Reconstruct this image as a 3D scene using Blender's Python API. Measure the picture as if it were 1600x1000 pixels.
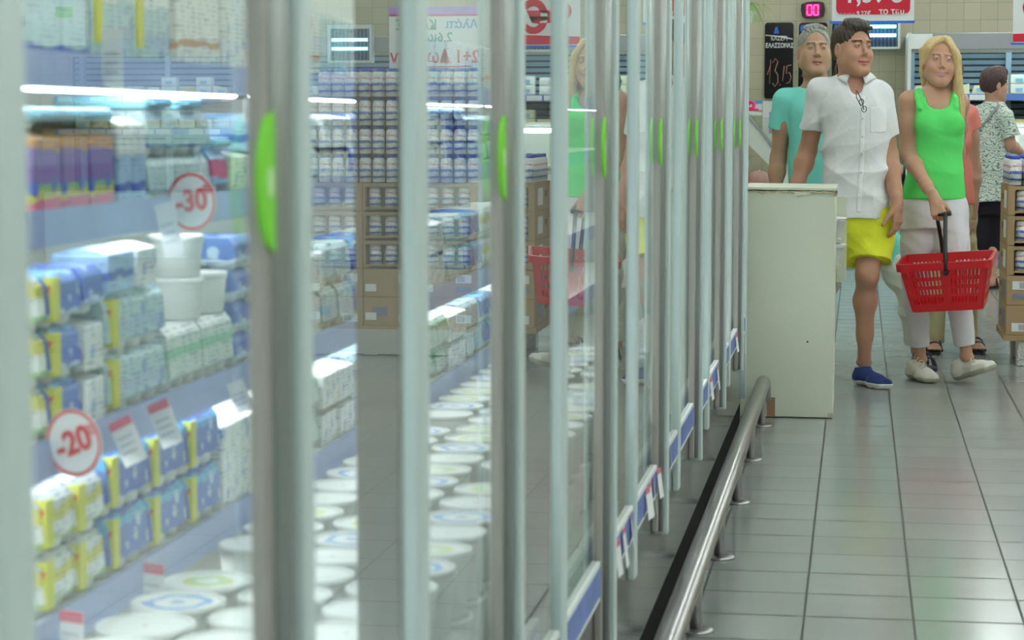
import bpy, bmesh, math, random
import numpy as np
from mathutils import Vector, Matrix

# ------------------------------------------------------------------ scene, camera, world, exposure
for o in list(bpy.data.objects): bpy.data.objects.remove(o)
S = bpy.context.scene
COL = S.collection
CAMH = 1.27; FPX = 3400.0
PITCH = math.atan(311/FPX); YAW = math.atan(542.6/FPX*math.cos(PITCH))
cd = bpy.data.cameras.new('camera'); cam = bpy.data.objects.new('camera', cd); COL.objects.link(cam)
cam.location = (0, 0, CAMH); cam.rotation_euler = (math.pi/2-PITCH, 0, YAW)
cd.sensor_width = 36; cd.lens = FPX*36/1600; cd.clip_start = .05; cd.clip_end = 60
cd.dof.use_dof = True; cd.dof.focus_distance = 10.8; cd.dof.aperture_fstop = 9.0
S.camera = cam
w = bpy.data.worlds.new('world'); S.world = w; w.use_nodes = True
w.node_tree.nodes['Background'].inputs[0].default_value = (.86, .93, .93, 1)
w.node_tree.nodes['Background'].inputs[1].default_value = .55
S.view_settings.view_transform = 'Standard'; S.view_settings.look = 'None'
S.view_settings.gamma = 1; S.view_settings.use_curve_mapping = False
S.view_settings.exposure = 0.14
LAMP = 16.0        # emission strength of the ceiling tubes
CASE_LAMP = 12.0   # shelf tubes inside the refrigerated cases

# ------------------------------------------------------------------ helpers
_R = Matrix.Rotation(YAW, 3, 'Z') @ Matrix.Rotation(math.pi/2-PITCH, 3, 'X')
def at(px, py, Y):
    """world point at depth Y seen in pixel (px,py) of the 1600x1000 photograph"""
    d = _R @ Vector(((px-800)/FPX, -(py-500)/FPX, -1)); t = Y/d.y
    return Vector((0, 0, CAMH)) + d*t
def atX(px, py, X):
    d = _R @ Vector(((px-800)/FPX, -(py-500)/FPX, -1)); t = X/d.x
    return Vector((0, 0, CAMH)) + d*t

MATS = {}
def mat(name, col, rough=.5, metal=0, spec=.5, emit=None, es=1, var=0, vscale=8, bump=0, bscale=60, trans=0, alpha=1, sss=0, coat=0):
    if name in MATS: return MATS[name]
    m = bpy.data.materials.new(name); m.use_nodes = True; nt = m.node_tree; b = nt.nodes['Principled BSDF']
    c = (*col, 1)
    b.inputs['Base Color'].default_value = c; b.inputs['Roughness'].default_value = rough
    b.inputs['Metallic'].default_value = metal; b.inputs['Specular IOR Level'].default_value = spec
    b.inputs['Transmission Weight'].default_value = trans; b.inputs['Alpha'].default_value = alpha
    b.inputs['Coat Weight'].default_value = coat
    if sss: b.inputs['Subsurface Weight'].default_value = sss; b.inputs['Subsurface Scale'].default_value = .02; b.inputs['Subsurface Radius'].default_value = (1, .3, .2)
    if emit: b.inputs['Emission Color'].default_value = (*emit, 1); b.inputs['Emission Strength'].default_value = es
    if var or bump:
        tc = nt.nodes.new('ShaderNodeTexCoord')
    if var:
        n = nt.nodes.new('ShaderNodeTexNoise'); n.inputs['Scale'].default_value = vscale; n.inputs['Detail'].default_value = 5
        nt.links.new(tc.outputs['Object'], n.inputs['Vector'])
        mx = nt.nodes.new('ShaderNodeMix'); mx.data_type = 'RGBA'
        mx.inputs[6].default_value = tuple(max(0, x*(1-var)) for x in col)+(1,); mx.inputs[7].default_value = tuple(min(1, x*(1+var)) for x in col)+(1,)
        nt.links.new(n.outputs['Fac'], mx.inputs[0]); nt.links.new(mx.outputs[2], b.inputs['Base Color'])
    if bump:
        n2 = nt.nodes.new('ShaderNodeTexNoise'); n2.inputs['Scale'].default_value = bscale; n2.inputs['Detail'].default_value = 3
        nt.links.new(tc.outputs['Object'], n2.inputs['Vector'])
        bp = nt.nodes.new('ShaderNodeBump'); bp.inputs['Strength'].default_value = bump; bp.inputs['Distance'].default_value = .01
        nt.links.new(n2.outputs['Fac'], bp.inputs['Height']); nt.links.new(bp.outputs['Normal'], b.inputs['Normal'])
    MATS[name] = m
    return m

def obj(name, me, m=None, parent=None, loc=None):
    if isinstance(me, bmesh.types.BMesh):
        bm = me; me = bpy.data.meshes.new(name); bm.to_mesh(me); bm.free()
    o = bpy.data.objects.new(name, me); COL.objects.link(o)
    if m is not None:
        for x in (m if isinstance(m, (list, tuple)) else [m]): me.materials.append(x)
    if parent: o.parent = parent
    if loc is not None: o.location = loc
    return o
def tag(o, label=None, cat=None, group=None, kind=None):
    if label: o['label'] = label
    if cat: o['category'] = cat
    if group: o['group'] = group
    if kind: o['kind'] = kind
    return o
def thing(name, label, cat, loc=(0, 0, 0), rz=0, group=None):
    o = bpy.data.objects.new(name, None); COL.objects.link(o); o.location = loc; o.rotation_euler = (0, 0, rz)
    o.empty_display_size = .05
    return tag(o, label, cat, group)
def dup(root, loc, rz=None, label=None, group=None, s=None):
    r = root.copy(); COL.objects.link(r); r.location = loc
    if rz is not None: r.rotation_euler = (0, 0, rz)
    if s: r.scale = s
    if label: r['label'] = label
    if group: r['group'] = group
    for ch in list(root.children):
        c = ch.copy(); COL.objects.link(c); c.parent = r
        for g in list(ch.children):
            d = g.copy(); COL.objects.link(d); d.parent = c
    return r
def struct(name, bm, m): return tag(obj(name, bm, m), kind='structure')

def box(bm, x0, x1, y0, y1, z0, z1, mi=0, bev=0):
    M = Matrix.Translation(((x0+x1)/2, (y0+y1)/2, (z0+z1)/2)) @ Matrix.Diagonal((x1-x0, y1-y0, z1-z0, 1))
    r = bmesh.ops.create_cube(bm, size=1, matrix=M); vs = r['verts']
    fs = {f for v in vs for f in v.link_faces}
    for f in fs: f.material_index = mi
    if bev:
        es = list({e for v in vs for e in v.link_edges})
        bmesh.ops.bevel(bm, geom=es, offset=bev, segments=2, affect='EDGES', profile=.5)
    return vs
def nbox(x0, x1, y0, y1, z0, z1, bev=0):
    bm = bmesh.new(); box(bm, x0, x1, y0, y1, z0, z1, 0, bev); return bm
def tube(bm, pts, r, n=10, caps=True, mi=0):
    pts = [Vector(p) for p in pts]; rings = []
    up = None
    for i, p in enumerate(pts):
        t = (pts[min(i+1, len(pts)-1)]-pts[max(i-1, 0)]).normalized()
        if up is None: up = t.orthogonal().normalized()
        up = (up-t*up.dot(t)).normalized(); s = t.cross(up)
        rr = r[i] if isinstance(r, (list, tuple)) else r
        rings.append([bm.verts.new(p+(up*math.cos(a)+s*math.sin(a))*rr) for a in [2*math.pi*k/n for k in range(n)]])
    for a, b in zip(rings, rings[1:]):
        for k in range(n):
            f = bm.faces.new((a[k], a[(k+1) % n], b[(k+1) % n], b[k])); f.smooth = True; f.material_index = mi
    if caps:
        for rg, rev in ((rings[0], True), (rings[-1], False)):
            f = bm.faces.new(list(reversed(rg)) if rev else rg); f.material_index = mi
def lathe(bm, prof, n=20, mi=0, c=(0, 0, 0), smooth=True):
    rings = []
    for r, z in prof:
        rings.append([bm.verts.new((c[0]+max(r, .0002)*math.cos(2*math.pi*k/n), c[1]+max(r, .0002)*math.sin(2*math.pi*k/n), c[2]+z)) for k in range(n)])
    for a, b in zip(rings, rings[1:]):
        for k in range(n):
            f = bm.faces.new((a[k], a[(k+1) % n], b[(k+1) % n], b[k])); f.smooth = smooth; f.material_index = mi
    bm.faces.new(list(reversed(rings[0]))).material_index = mi; bm.faces.new(rings[-1]).material_index = mi
def prism(bm, pts, axis, a0, a1, mi=0):
    """polygon pts (u,v) extruded along axis from a0 to a1; axis 'x': (y,z), 'y': (x,z), 'z': (x,y)"""
    def P(u, v, a): return {'x': (a, u, v), 'y': (u, a, v), 'z': (u, v, a)}[axis]
    A = [bm.verts.new(P(u, v, a0)) for u, v in pts]; B = [bm.verts.new(P(u, v, a1)) for u, v in pts]
    n = len(pts); fs = [bm.faces.new(A), bm.faces.new(list(reversed(B)))]
    for i in range(n): fs.append(bm.faces.new((A[i], B[i], B[(i+1) % n], A[(i+1) % n])))
    for f in fs: f.material_index = mi
    bmesh.ops.recalc_face_normals(bm, faces=fs)
def rrect(w, h, r, n=6):
    pts = []
    for cx, cy, a0 in ((w/2-r, h/2-r, 0), (-w/2+r, h/2-r, 90), (-w/2+r, -h/2+r, 180), (w/2-r, -h/2+r, 270)):
        for k in range(n+1):
            a = math.radians(a0+90*k/n); pts.append((cx+r*math.cos(a), cy+r*math.sin(a)))
    return pts
def text(name, s, size, m, parent, loc, rot=(math.pi/2, 0, 0), ext=.0008, align='CENTER', bold=0, sx=1):
    cu = bpy.data.curves.new(name, 'FONT'); cu.body = s; cu.size = size; cu.extrude = ext; cu.align_x = align; cu.align_y = 'CENTER'; cu.offset = bold; cu.resolution_u = 3
    t = bpy.data.objects.new(name, cu); COL.objects.link(t)
    dg = bpy.context.evaluated_depsgraph_get(); me = bpy.data.meshes.new_from_object(t.evaluated_get(dg))
    bpy.data.objects.remove(t); bpy.data.curves.remove(cu)
    me.materials.clear()
    o = obj(name, me, m, parent, loc); o.rotation_euler = rot; o.scale = (sx, 1, 1)
    return o
# ------------------------------------------------------------------ the room
def floor_mat():
    m = bpy.data.materials.new('floor_tiles'); m.use_nodes = True; nt = m.node_tree; N = nt.nodes; L = nt.links; b = N['Principled BSDF']
    tc = N.new('ShaderNodeTexCoord'); sp = N.new('ShaderNodeSeparateXYZ'); L.new(tc.outputs['Object'], sp.inputs[0])
    def M(op, a, c=None, d=None):
        n = N.new('ShaderNodeMath'); n.operation = op
        for i, v in enumerate((a, c, d)):
            if v is None: continue
            if isinstance(v, (int, float)): n.inputs[i].default_value = v
            else: L.new(v, n.inputs[i])
        return n.outputs[0]
    def line(o, off, per, wd):
        q = M('DIVIDE', M('SUBTRACT', o, off), per); fr = M('FRACT', q)
        return M('LESS_THAN', M('MULTIPLY', M('MINIMUM', fr, M('SUBTRACT', 1, fr)), per), wd), M('FLOOR', q)
    lx, ix = line(sp.outputs[0], .155, .277, .0034); ly, iy = line(sp.outputs[1], 5.56, .2745, .0058)
    g = M('MAXIMUM', lx, ly)
    cx = N.new('ShaderNodeCombineXYZ'); L.new(ix, cx.inputs[0]); L.new(iy, cx.inputs[1])
    wn = N.new('ShaderNodeTexWhiteNoise'); L.new(cx.outputs[0], wn.inputs[0])
    ns = N.new('ShaderNodeTexNoise'); ns.inputs['Scale'].default_value = 3; L.new(tc.outputs['Object'], ns.inputs['Vector'])
    v = M('ADD', M('MULTIPLY', wn.outputs['Value'], .35), M('MULTIPLY', ns.outputs['Fac'], .65))
    c1 = N.new('ShaderNodeMix'); c1.data_type = 'RGBA'; c1.inputs[6].default_value = (.285, .308, .298, 1); c1.inputs[7].default_value = (.345, .365, .35, 1); L.new(v, c1.inputs[0])
    c2 = N.new('ShaderNodeMix'); c2.data_type = 'RGBA'; L.new(c1.outputs[2], c2.inputs[6]); c2.inputs[7].default_value = (.055, .05, .045, 1); L.new(g, c2.inputs[0])
    L.new(c2.outputs[2], b.inputs['Base Color'])
    r = M('ADD', M('MULTIPLY', g, .5), M('ADD', M('MULTIPLY', v, .05), .15)); L.new(r, b.inputs['Roughness'])
    b.inputs['Specular IOR Level'].default_value = .75
    bp = N.new('ShaderNodeBump'); bp.inputs['Strength'].default_value = .35; bp.inputs['Distance'].default_value = .002; L.new(M('SUBTRACT', 1, g), bp.inputs['Height']); L.new(bp.outputs[0], b.inputs['Normal'])
    return m
def walltile_mat(name, c, per=.152):
    m = bpy.data.materials.new(name); m.use_nodes = True; nt = m.node_tree; N = nt.nodes; L = nt.links; b = N['Principled BSDF']
    tc = N.new('ShaderNodeTexCoord'); sp = N.new('ShaderNodeSeparateXYZ'); L.new(tc.outputs['Object'], sp.inputs[0])
    ad = N.new('ShaderNodeMath'); L.new(sp.outputs[0], ad.inputs[0]); L.new(sp.outputs[1], ad.inputs[1])
    cb = N.new('ShaderNodeCombineXYZ'); L.new(ad.outputs[0], cb.inputs[0]); L.new(sp.outputs[2], cb.inputs[1])
    br = N.new('ShaderNodeTexBrick'); br.offset = 0; br.inputs['Scale'].default_value = 1; br.inputs['Brick Width'].default_value = per; br.inputs['Row Height'].default_value = per*1.03
    br.inputs['Mortar Size'].default_value = .0016; br.inputs['Mortar Smooth'].default_value = .3; br.inputs['Bias'].default_value = 0
    br.inputs['Color1'].default_value = (*c, 1); br.inputs['Color2'].default_value = (c[0]*.9, c[1]*.9, c[2]*.88, 1); br.inputs['Mortar'].default_value = (.20, .18, .14, 1)
    L.new(cb.outputs[0], br.inputs['Vector']); L.new(br.outputs['Color'], b.inputs['Base Color']); b.inputs['Roughness'].default_value = .3
    return m
FLOOR = floor_mat(); WT = walltile_mat('beige_wall_tiles', (.50, .46, .33))
PAINT = mat('white_paint', (.72, .73, .70), .7, var=.04)
YB = 20.5
struct('floor', nbox(-3, 7.2, -3.2, YB+.2, -.1, 0), FLOOR)
struct('wall_back', nbox(-3, 7.2, YB, YB+.2, 0, 3.5), WT)
struct('wall_left', nbox(-3.2, -3, -3.2, YB, 0, 3.5), WT)
struct('wall_right', nbox(7.0, 7.2, -3.2, YB, 0, 3.5), WT)
struct('wall_front', nbox(-3, 7.0, -3.2, -3.0, 0, 3.5), PAINT)
struct('ceiling', nbox(-3.2, 7.2, -3.2, YB+.2, 3.5, 3.6), PAINT)
# ceiling lights
HOUSE = mat('lamp_housing', (.8, .8, .8), .4)
TUBE = mat('fluorescent_tube', (.9, .95, .95), .3, emit=(.90, 1.0, .97), es=LAMP)
def ceiling_light():
    t = thing('ceiling_light', 'x', 'ceiling light')
    bm = bmesh.new(); prism(bm, [(-.16, .09), (.16, .09), (.13, .12), (-.13, .12)], 'y', -.78, .78); box(bm, -.02, .02, -.78, .78, .06, .09); obj('housing', bm, HOUSE, t)
    for x in (-.085, .085):
        bm = bmesh.new(); tube(bm, [(x, -.74, .065), (x, .74, .065)], .02, 8); obj('light_tube', bm, TUBE, t)
    return t
L0 = None; k = 0
for X, nm in ((-1.05, 'above the glass door cases'), (1.26, 'above the aisle'), (3.6, 'above the far side'), (5.6, 'by the right wall')):
    for j in range(13):
        Y = -2.2+1.8*j
        if Y > 19.8: continue
        lab = 'white twin-tube ceiling light fixture in the row '+nm
        if L0 is None: L0 = ceiling_light(); L0.location = (X, Y, 3.38); L0['label'] = lab; L0['group'] = 'ceiling lights '+nm
        else: dup(L0, (X, Y, 3.38), label=lab, group='ceiling lights '+nm)

# ------------------------------------------------------------------ refrigerated cases with glass doors
ALU = mat('pale_anodised_aluminium', (.50, .56, .535), .36, .35, var=.03)
ALUW = mat('light_aluminium', (.60, .69, .69), .4, .25, var=.03)
STEEL = mat('brushed_steel', (.55, .54, .53), .26, .9, var=.06, vscale=20)
STRIPB = mat('blue_shelf_strip', (.10, .17, .50), .4, var=.5, vscale=14)
WARM = mat('warm_aluminium', (.44, .41, .38), .38, .4, var=.05)
EDGE = mat('edge_steel', (.34, .36, .35), .38, .7)
DARK = mat('dark_kick', (.016, .015, .016), .85, spec=.1)
MULL = mat('mullion_grey', (.20, .195, .18), .5)
GREYI = mat('case_inner_grey', (.40, .41, .39), .45)
WHT = mat('white_enamel', (.80, .82, .80), .35)
BRN = mat('bronze_gasket', (.30, .26, .23), .4, .3)
GRN = mat('green_handle', (.22, .72, .03), .4)
GRNW = mat('handle_dot', (.7, .85, .55), .5)
STRIP = mat('blue_price_rail', (.28, .35, .60), .35, var=.25, vscale=9)
CTUBE = mat('case_lamp', (1, 1, 1), .3, emit=(.95, 1, 1), es=CASE_LAMP)
# plinth: glossy painted metal
PL = mat('plinth_grey', (.16, .165, .165), .12, .0, 1.0)
def glass_mat():
    m = bpy.data.materials.new('door_glass'); m.use_nodes = True; nt = m.node_tree; N = nt.nodes; L = nt.links
    for n in list(N): N.remove(n)
    out = N.new('ShaderNodeOutputMaterial'); tr = N.new('ShaderNodeBsdfTransparent'); tr.inputs[0].default_value = (.90, .955, .93, 1)
    gl = N.new('ShaderNodeBsdfGlossy'); gl.inputs['Roughness'].default_value = .004; gl.inputs[0].default_value = (.93, .97, .96, 1)
    fr = N.new('ShaderNodeFresnel'); fr.inputs[0].default_value = 1.5
    # both faces of a pane reflect: 2R/(1+R)
    a = N.new('ShaderNodeMath'); a.operation = 'MULTIPLY'; a.inputs[1].default_value = 2; L.new(fr.outputs[0], a.inputs[0])
    b = N.new('ShaderNodeMath'); b.operation = 'ADD'; b.inputs[1].default_value = 1; L.new(fr.outputs[0], b.inputs[0])
    c = N.new('ShaderNodeMath'); c.operation = 'DIVIDE'; L.new(a.outputs[0], c.inputs[0]); L.new(b.outputs[0], c.inputs[1])
    mx = N.new('ShaderNodeMixShader'); L.new(c.outputs[0], mx.inputs[0]); L.new(tr.outputs[0], mx.inputs[1]); L.new(gl.outputs[0], mx.inputs[2]); L.new(mx.outputs[0], out.inputs[0])
    return m
GLASS = glass_mat()
CLEAR = bpy.data.materials.new('clear_inner_face'); CLEAR.use_nodes = True
_n = CLEAR.node_tree.nodes; _n.clear(); _o = _n.new('ShaderNodeOutputMaterial'); _t = _n.new('ShaderNodeBsdfTransparent'); CLEAR.node_tree.links.new(_t.outputs[0], _o.inputs[0])

XG = -.47         # plane of the door glass
XS = -.95         # fronts of the inner shelves
SHELVES = [(1.345, 'top'), (1.158, 'upper'), (.885, 'middle'), (.672, 'lower')]
DECKZ = .455
DT = 2.12
def pane(w, z0, z1):
    bm = bmesh.new(); vs = box(bm, -.004, 0, 0, w, z0, z1)
    for f in bm.faces: f.material_index = 0 if f.normal.x > .9 else 1
    return bm
def case_unit(y0, ln, label, first=False):
    t = thing('refrigerated_case', label, 'refrigerated display case', (0, y0, 0), group=None)
    B = lambda n, x0, x1, a, b, z0, z1, m, bev=0: obj(n, nbox(x0, x1, a, b, z0, z1, bev), m, t)
    B('kick_plate', -1.5, XG-.01, 0, ln, 0, .095, DARK)
    B('plinth', -1.5, XG-.0065, 0, ln, .095, .372, PL)
    B('back_panel', -1.62, -1.5, 0, ln, 0, 2.2, WHT)
    B('top_canopy', -1.5, XG+.01, 0, ln, DT+.01, 2.34, WHT)
    B('deck', -1.5, XG-.055, 0, ln, .372, DECKZ, GREYI)
    # rail with the price strip along the foot of the doors
    d = B('deck_price_rail', XG-.045, XG-.03, .0, ln, .373, .47, WHT)
    bm = nbox(XG-.0305, XG-.026, .02, ln-.02, .39, .46); obj('price_strip', bm, STRIP, d)
    for z, nm in SHELVES:
        bm = bmesh.new(); box(bm, -1.5, XS, .005, ln-.005, z-.022, z)
        s = obj('shelf', bm, WHT, t)
        bm = bmesh.new(); prism(bm, [(XS, z+.008), (XS+.006, z+.008), (XS+.016, z-.034), (XS+.010, z-.036)], 'y', .01, ln-.01); obj('price_strip', bm, STRIP, s)
        bm = bmesh.new(); tube(bm, [(XS-.035, .05, z-.031), (XS-.035, ln-.05, z-.031)], .008, 8); obj('shelf_lamp', bm, CTUBE, s)
    bm = bmesh.new(); tube(bm, [(XG-.12, .05, DT-.05), (XG-.12, ln-.05, DT-.05)], .02, 8); obj('canopy_lamp', bm, CTUBE, t)
    for k in range(int(round(ln/1.15))):
        y = k*1.15
        # inner mullion behind the hinge side
        bm = bmesh.new(); box(bm, XG-.062, XG-.012, y-.0, y+.05, .373, DT, 0, .006); mu = obj('mullion', bm, MULL, t)
        obj('gasket', nbox(XG-.0125, XG-.008, y+.006, y+.044, .29, DT), BRN, mu)
        for side in (0, 1):
            # two doors share one bay: hinge at the thin stile, handles meet in the middle
            a, b = (y+.012, y+.573) if side == 0 else (y+.582, y+1.148)
            dr = obj('door', pane(b-a-.02, .38, DT-.01), [GLASS, CLEAR], t, (XG, a+.01, 0))
            oy = -(a+.01)
            if side == 0:
                hs = (y-.031, y+.046); ps = (y+.543, y+.576)
                obj('hinge_stile', nbox(-.006, .011, hs[0]+.031+oy, hs[1]+oy, .292, DT, .004), ALUW, dr)
                bm = bmesh.new(); box(bm, -.006, .009, ps[0]+oy, ps[1]+oy, .292, DT, 0, .003); obj('stile', bm, WARM, dr)
                bm = bmesh.new(); tube(bm, [(.006, ps[1]-.004+oy, .292), (.006, ps[1]-.004+oy, DT)], .015, 12); obj('edge_profile', bm, EDGE, dr)
                # half-oval green grip with a pale dot
                bm = bmesh.new(); pts = [(ps[1]-.012+oy-.046*math.cos(q), 1.222+.056*math.sin(q)) for q in [math.pi*(i/16-.5) for i in range(17)]]
                prism(bm, pts, 'x', .008, .013); g = obj('grip', bm, GRN, dr)
                bm = bmesh.new(); pts = [(ps[1]-.030+oy+.007*math.cos(q), 1.222+.012*math.sin(q)) for q in [2*math.pi*i/14 for i in range(14)]]
                prism(bm, pts, 'x', .013, .0136, 0); obj('grip_dot', bm, GRNW, dr)
            else:
                ps = (y+.582, y+.626); hs = (y+1.138, y+1.15)
                bm = bmesh.new(); box(bm, -.006, .030, ps[0]+oy, ps[1]-.012+oy, .280, DT, 0, .004); obj('stile', bm, ALUW, dr)
                obj('hinge_stile', nbox(-.006, .011, hs[0]+oy, hs[1]+oy, .292, DT, .004), ALUW, dr)
            ya_, yb_ = (.045, b-a-.02-.035) if side == 0 else (.05, b-a-.035)
            ph = obj('price_holder', nbox(.0005, .008, ya_, yb_, .385, .458), WHT, dr); obj('blue_strip', nbox(.008, .0095, ya_+.004, yb_-.004, .395, .448), STRIPB, dr)
            obj('bottom_trim', nbox(-.006, .003, 0, b-a-.02, .375, .386), ALUW, dr)
            obj('top_trim', nbox(-.014, .008, 0, b-a-.02, DT-.04, DT), ALUW, dr)
    return t
UNITS = [(-1.18, 2.3, 'glass-door refrigerated case nearest the camera, mostly beyond the left edge'),
         (1.12, 2.3, 'glass-door refrigerated case at the left showing yogurt shelves and 30 and 20 discs'),
         (3.42, 2.3, 'second glass-door refrigerated case in the row from the camera'),
         (5.72, 2.3, 'third glass-door refrigerated case, narrow in view before the end one'),
         (8.02, 1.13, 'short last glass-door refrigerated case beside the pale display stand')]
for y0, ln, lab in UNITS: case_unit(y0, ln, lab)
# end panel of the run
t = thing('case_end_panel', 'light metal end panel closing the row of glass-door cases by the pale stand', 'end panel', (0, 9.18, 0))
obj('panel', nbox(-1.5, XG+.012, 0, .03, .10, 2.34, .004), ALUW, t); obj('foot', nbox(-1.4, XG-.03, .0, .03, 0, .10), DARK, t)
# bumper rail on posts
t = thing('bumper_rail', 'low polished steel bumper rail on short posts in front of the glass-door cases', 'bumper rail', (0, 0, 0))
XR, ZR = -.385, .17
bm = bmesh.new(); tube(bm, [(XR, .6, ZR), (XR, 9.18, ZR), (XR, 9.24, ZR-.012), (XR, 9.27, ZR-.05), (XR, 9.272, ZR-.09)], .03, 20)
RAILM = mat('polished_steel_rail', (.40, .38, .38), .28, .9); obj('rail', bm, RAILM, t)
for k in range(10):
    y = 9.07-.93*k
    bm = bmesh.new(); tube(bm, [(XR, y, 0.006), (XR, y, ZR-.01)], .016, 14); p = obj('post', bm, RAILM, t)
    bm = bmesh.new(); lathe(bm, [(.045, .0), (.045, .004), (.040, .008), (.017, .009)], 24, c=(XR, y, 0)); obj('base_flange', bm, RAILM, p)
# scuffed dark rubber strip on the floor line of the plinth
# ------------------------------------------------------------------ goods on the case shelves
def band_mat(name, stops, h, blot=None, wob=.12, seed=0, rough=.4):
    """printed packaging: horizontal colour bands over height h with wobble, blotches and rows of small print"""
    if name in MATS: return MATS[name]
    m = bpy.data.materials.new(name); m.use_nodes = True; nt = m.node_tree; N = nt.nodes; L = nt.links; b = N['Principled BSDF']; b.inputs['Roughness'].default_value = rough
    tc = N.new('ShaderNodeTexCoord'); ns = N.new('ShaderNodeTexNoise'); ns.inputs['Scale'].default_value = 22; ns.inputs['Detail'].default_value = 1
    mp = N.new('ShaderNodeMapping'); mp.inputs['Location'].default_value = (seed*1.7, seed*.9, seed*2.3); L.new(tc.outputs['Object'], mp.inputs[0]); L.new(mp.outputs[0], ns.inputs['Vector'])
    sp = N.new('ShaderNodeSeparateXYZ'); L.new(tc.outputs['Object'], sp.inputs[0])
    dv = N.new('ShaderNodeMath'); dv.operation = 'DIVIDE'; dv.inputs[1].default_value = h; L.new(sp.outputs[2], dv.inputs[0])
    ma = N.new('ShaderNodeMath'); ma.operation = 'MULTIPLY_ADD'; ma.inputs[1].default_value = wob*2; L.new(ns.outputs['Fac'], ma.inputs[0]); L.new(dv.outputs[0], ma.inputs[2])
    sb = N.new('ShaderNodeMath'); sb.operation = 'SUBTRACT'; sb.inputs[1].default_value = wob; L.new(ma.outputs[0], sb.inputs[0])
    cr = N.new('ShaderNodeValToRGB'); cr.color_ramp.interpolation = 'CONSTANT'; e = cr.color_ramp.elements
    for i, (p, c) in enumerate(stops):
        el = e[i] if i < 2 else e.new(p)
        el.position = p; el.color = (*c, 1)
    L.new(sb.outputs[0], cr.inputs[0]); out = cr.outputs[0]
    if blot:
        vo = N.new('ShaderNodeTexVoronoi'); vo.inputs['Scale'].default_value = 26; L.new(mp.outputs[0], vo.inputs['Vector'])
        lt = N.new('ShaderNodeMath'); lt.operation = 'LESS_THAN'; lt.inputs[1].default_value = .27; L.new(vo.outputs['Distance'], lt.inputs[0])
        mx = N.new('ShaderNodeMix'); mx.data_type = 'RGBA'; L.new(lt.outputs[0], mx.inputs[0]); L.new(out, mx.inputs[6]); mx.inputs[7].default_value = (*blot, 1); out = mx.outputs[2]
    wv = N.new('ShaderNodeTexWave'); wv.bands_direction = 'Z'; wv.inputs['Scale'].default_value = 45; L.new(tc.outputs['Object'], wv.inputs[0])
    n3 = N.new('ShaderNodeTexNoise'); n3.inputs['Scale'].default_value = 60; L.new(tc.outputs['Object'], n3.inputs['Vector'])
    gt = N.new('ShaderNodeMath'); gt.operation = 'MULTIPLY'; L.new(wv.outputs['Fac'], gt.inputs[0]); L.new(n3.outputs['Fac'], gt.inputs[1])
    g2 = N.new('ShaderNodeMath'); g2.operation = 'GREATER_THAN'; g2.inputs[1].default_value = .50; L.new(gt.outputs[0], g2.inputs[0])
    mz = N.new('ShaderNodeMix'); mz.data_type = 'RGBA'; L.new(g2.outputs[0], mz.inputs[0]); L.new(out, mz.inputs[6]); mz.inputs[7].default_value = (.16, .2, .34, 1)
    L.new(mz.outputs[2], b.inputs['Base Color']); MATS[name] = m
    return m
Wc = (.80, .82, .80); TEAL = (.48, .66, .68); PB = (.38, .56, .78); BL = (.07, .14, .55); YE = (.66, .62, .08); RE = (.72, .05, .10); PU = (.22, .11, .40); GR = (.20, .50, .18); OR = (.66, .36, .16); PK = (.75, .12, .28); CY = (.28, .66, .80)
PACKS = {
 'fruit_yogurt_pack': ('purple fruit yogurt multipack with orange top band', [(0, PK), (.22, YE), (.33, GR), (.40, PU), (.62, (.30, .22, .52)), (.84, OR)], BL),
 'blue_milk_carton': ('light blue dairy carton', [(0, PB), (.18, BL), (.3, PB), (.75, Wc)], None),
 'teal_yogurt_box': ('pale teal yogurt box with a blue band', [(0, BL), (.14, TEAL), (.45, (.55, .70, .72)), (.75, TEAL)], None),
 'pink_label_pack': ('blue and pink labelled dairy pack', [(0, PB), (.3, PK), (.6, PB), (.8, Wc)], None),
 'white_dairy_pack': ('white dairy pack with sparse print', [(0, Wc), (.4, (.74, .78, .80)), (.5, Wc)], PB),
 'blue_yogurt_pack': ('dark blue yogurt multipack', [(0, (.55, .68, .8)), (.2, BL), (.45, (.10, .20, .60)), (.7, (.12, .45, .75)), (.85, BL)], (.45, .60, .75)),
 'banana_yogurt_pack': ('yellow and white fruit yogurt multipack', [(0, Wc), (.15, (.35, .6, .2)), (.25, Wc), (.45, YE), (.62, (.65, .68, .66)), (.9, Wc)], None),
 'pale_pot_pack': ('pale blue-green multipack of yogurt pots', [(0, TEAL), (.3, (.42, .55, .68)), (.5, TEAL), (.88, Wc)], (.25, .35, .6)),
 'green_white_pack': ('white and pale green yogurt pot pack', [(0, (.62, .74, .66)), (.55, (.30, .62, .42)), (.70, (.66, .76, .70)), (.9, Wc)], None),
 'orange_label_pack': ('white pack with a small orange mark', [(0, Wc), (.35, OR), (.45, Wc)], None),
}
PLAST = mat('white_plastic', (.78, .80, .78), .35, var=.03)
TAGY = mat('yellow_tag', (.66, .66, .05), .5); TAGR = mat('red_print', (.72, .03, .05), .5)
CARD = mat('white_card', (.78, .79, .80), .5, var=.05, vscale=40); INK = mat('dark_ink', (.05, .06, .12), .5)
_pc = {}
rnd = random.Random(4)
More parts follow.
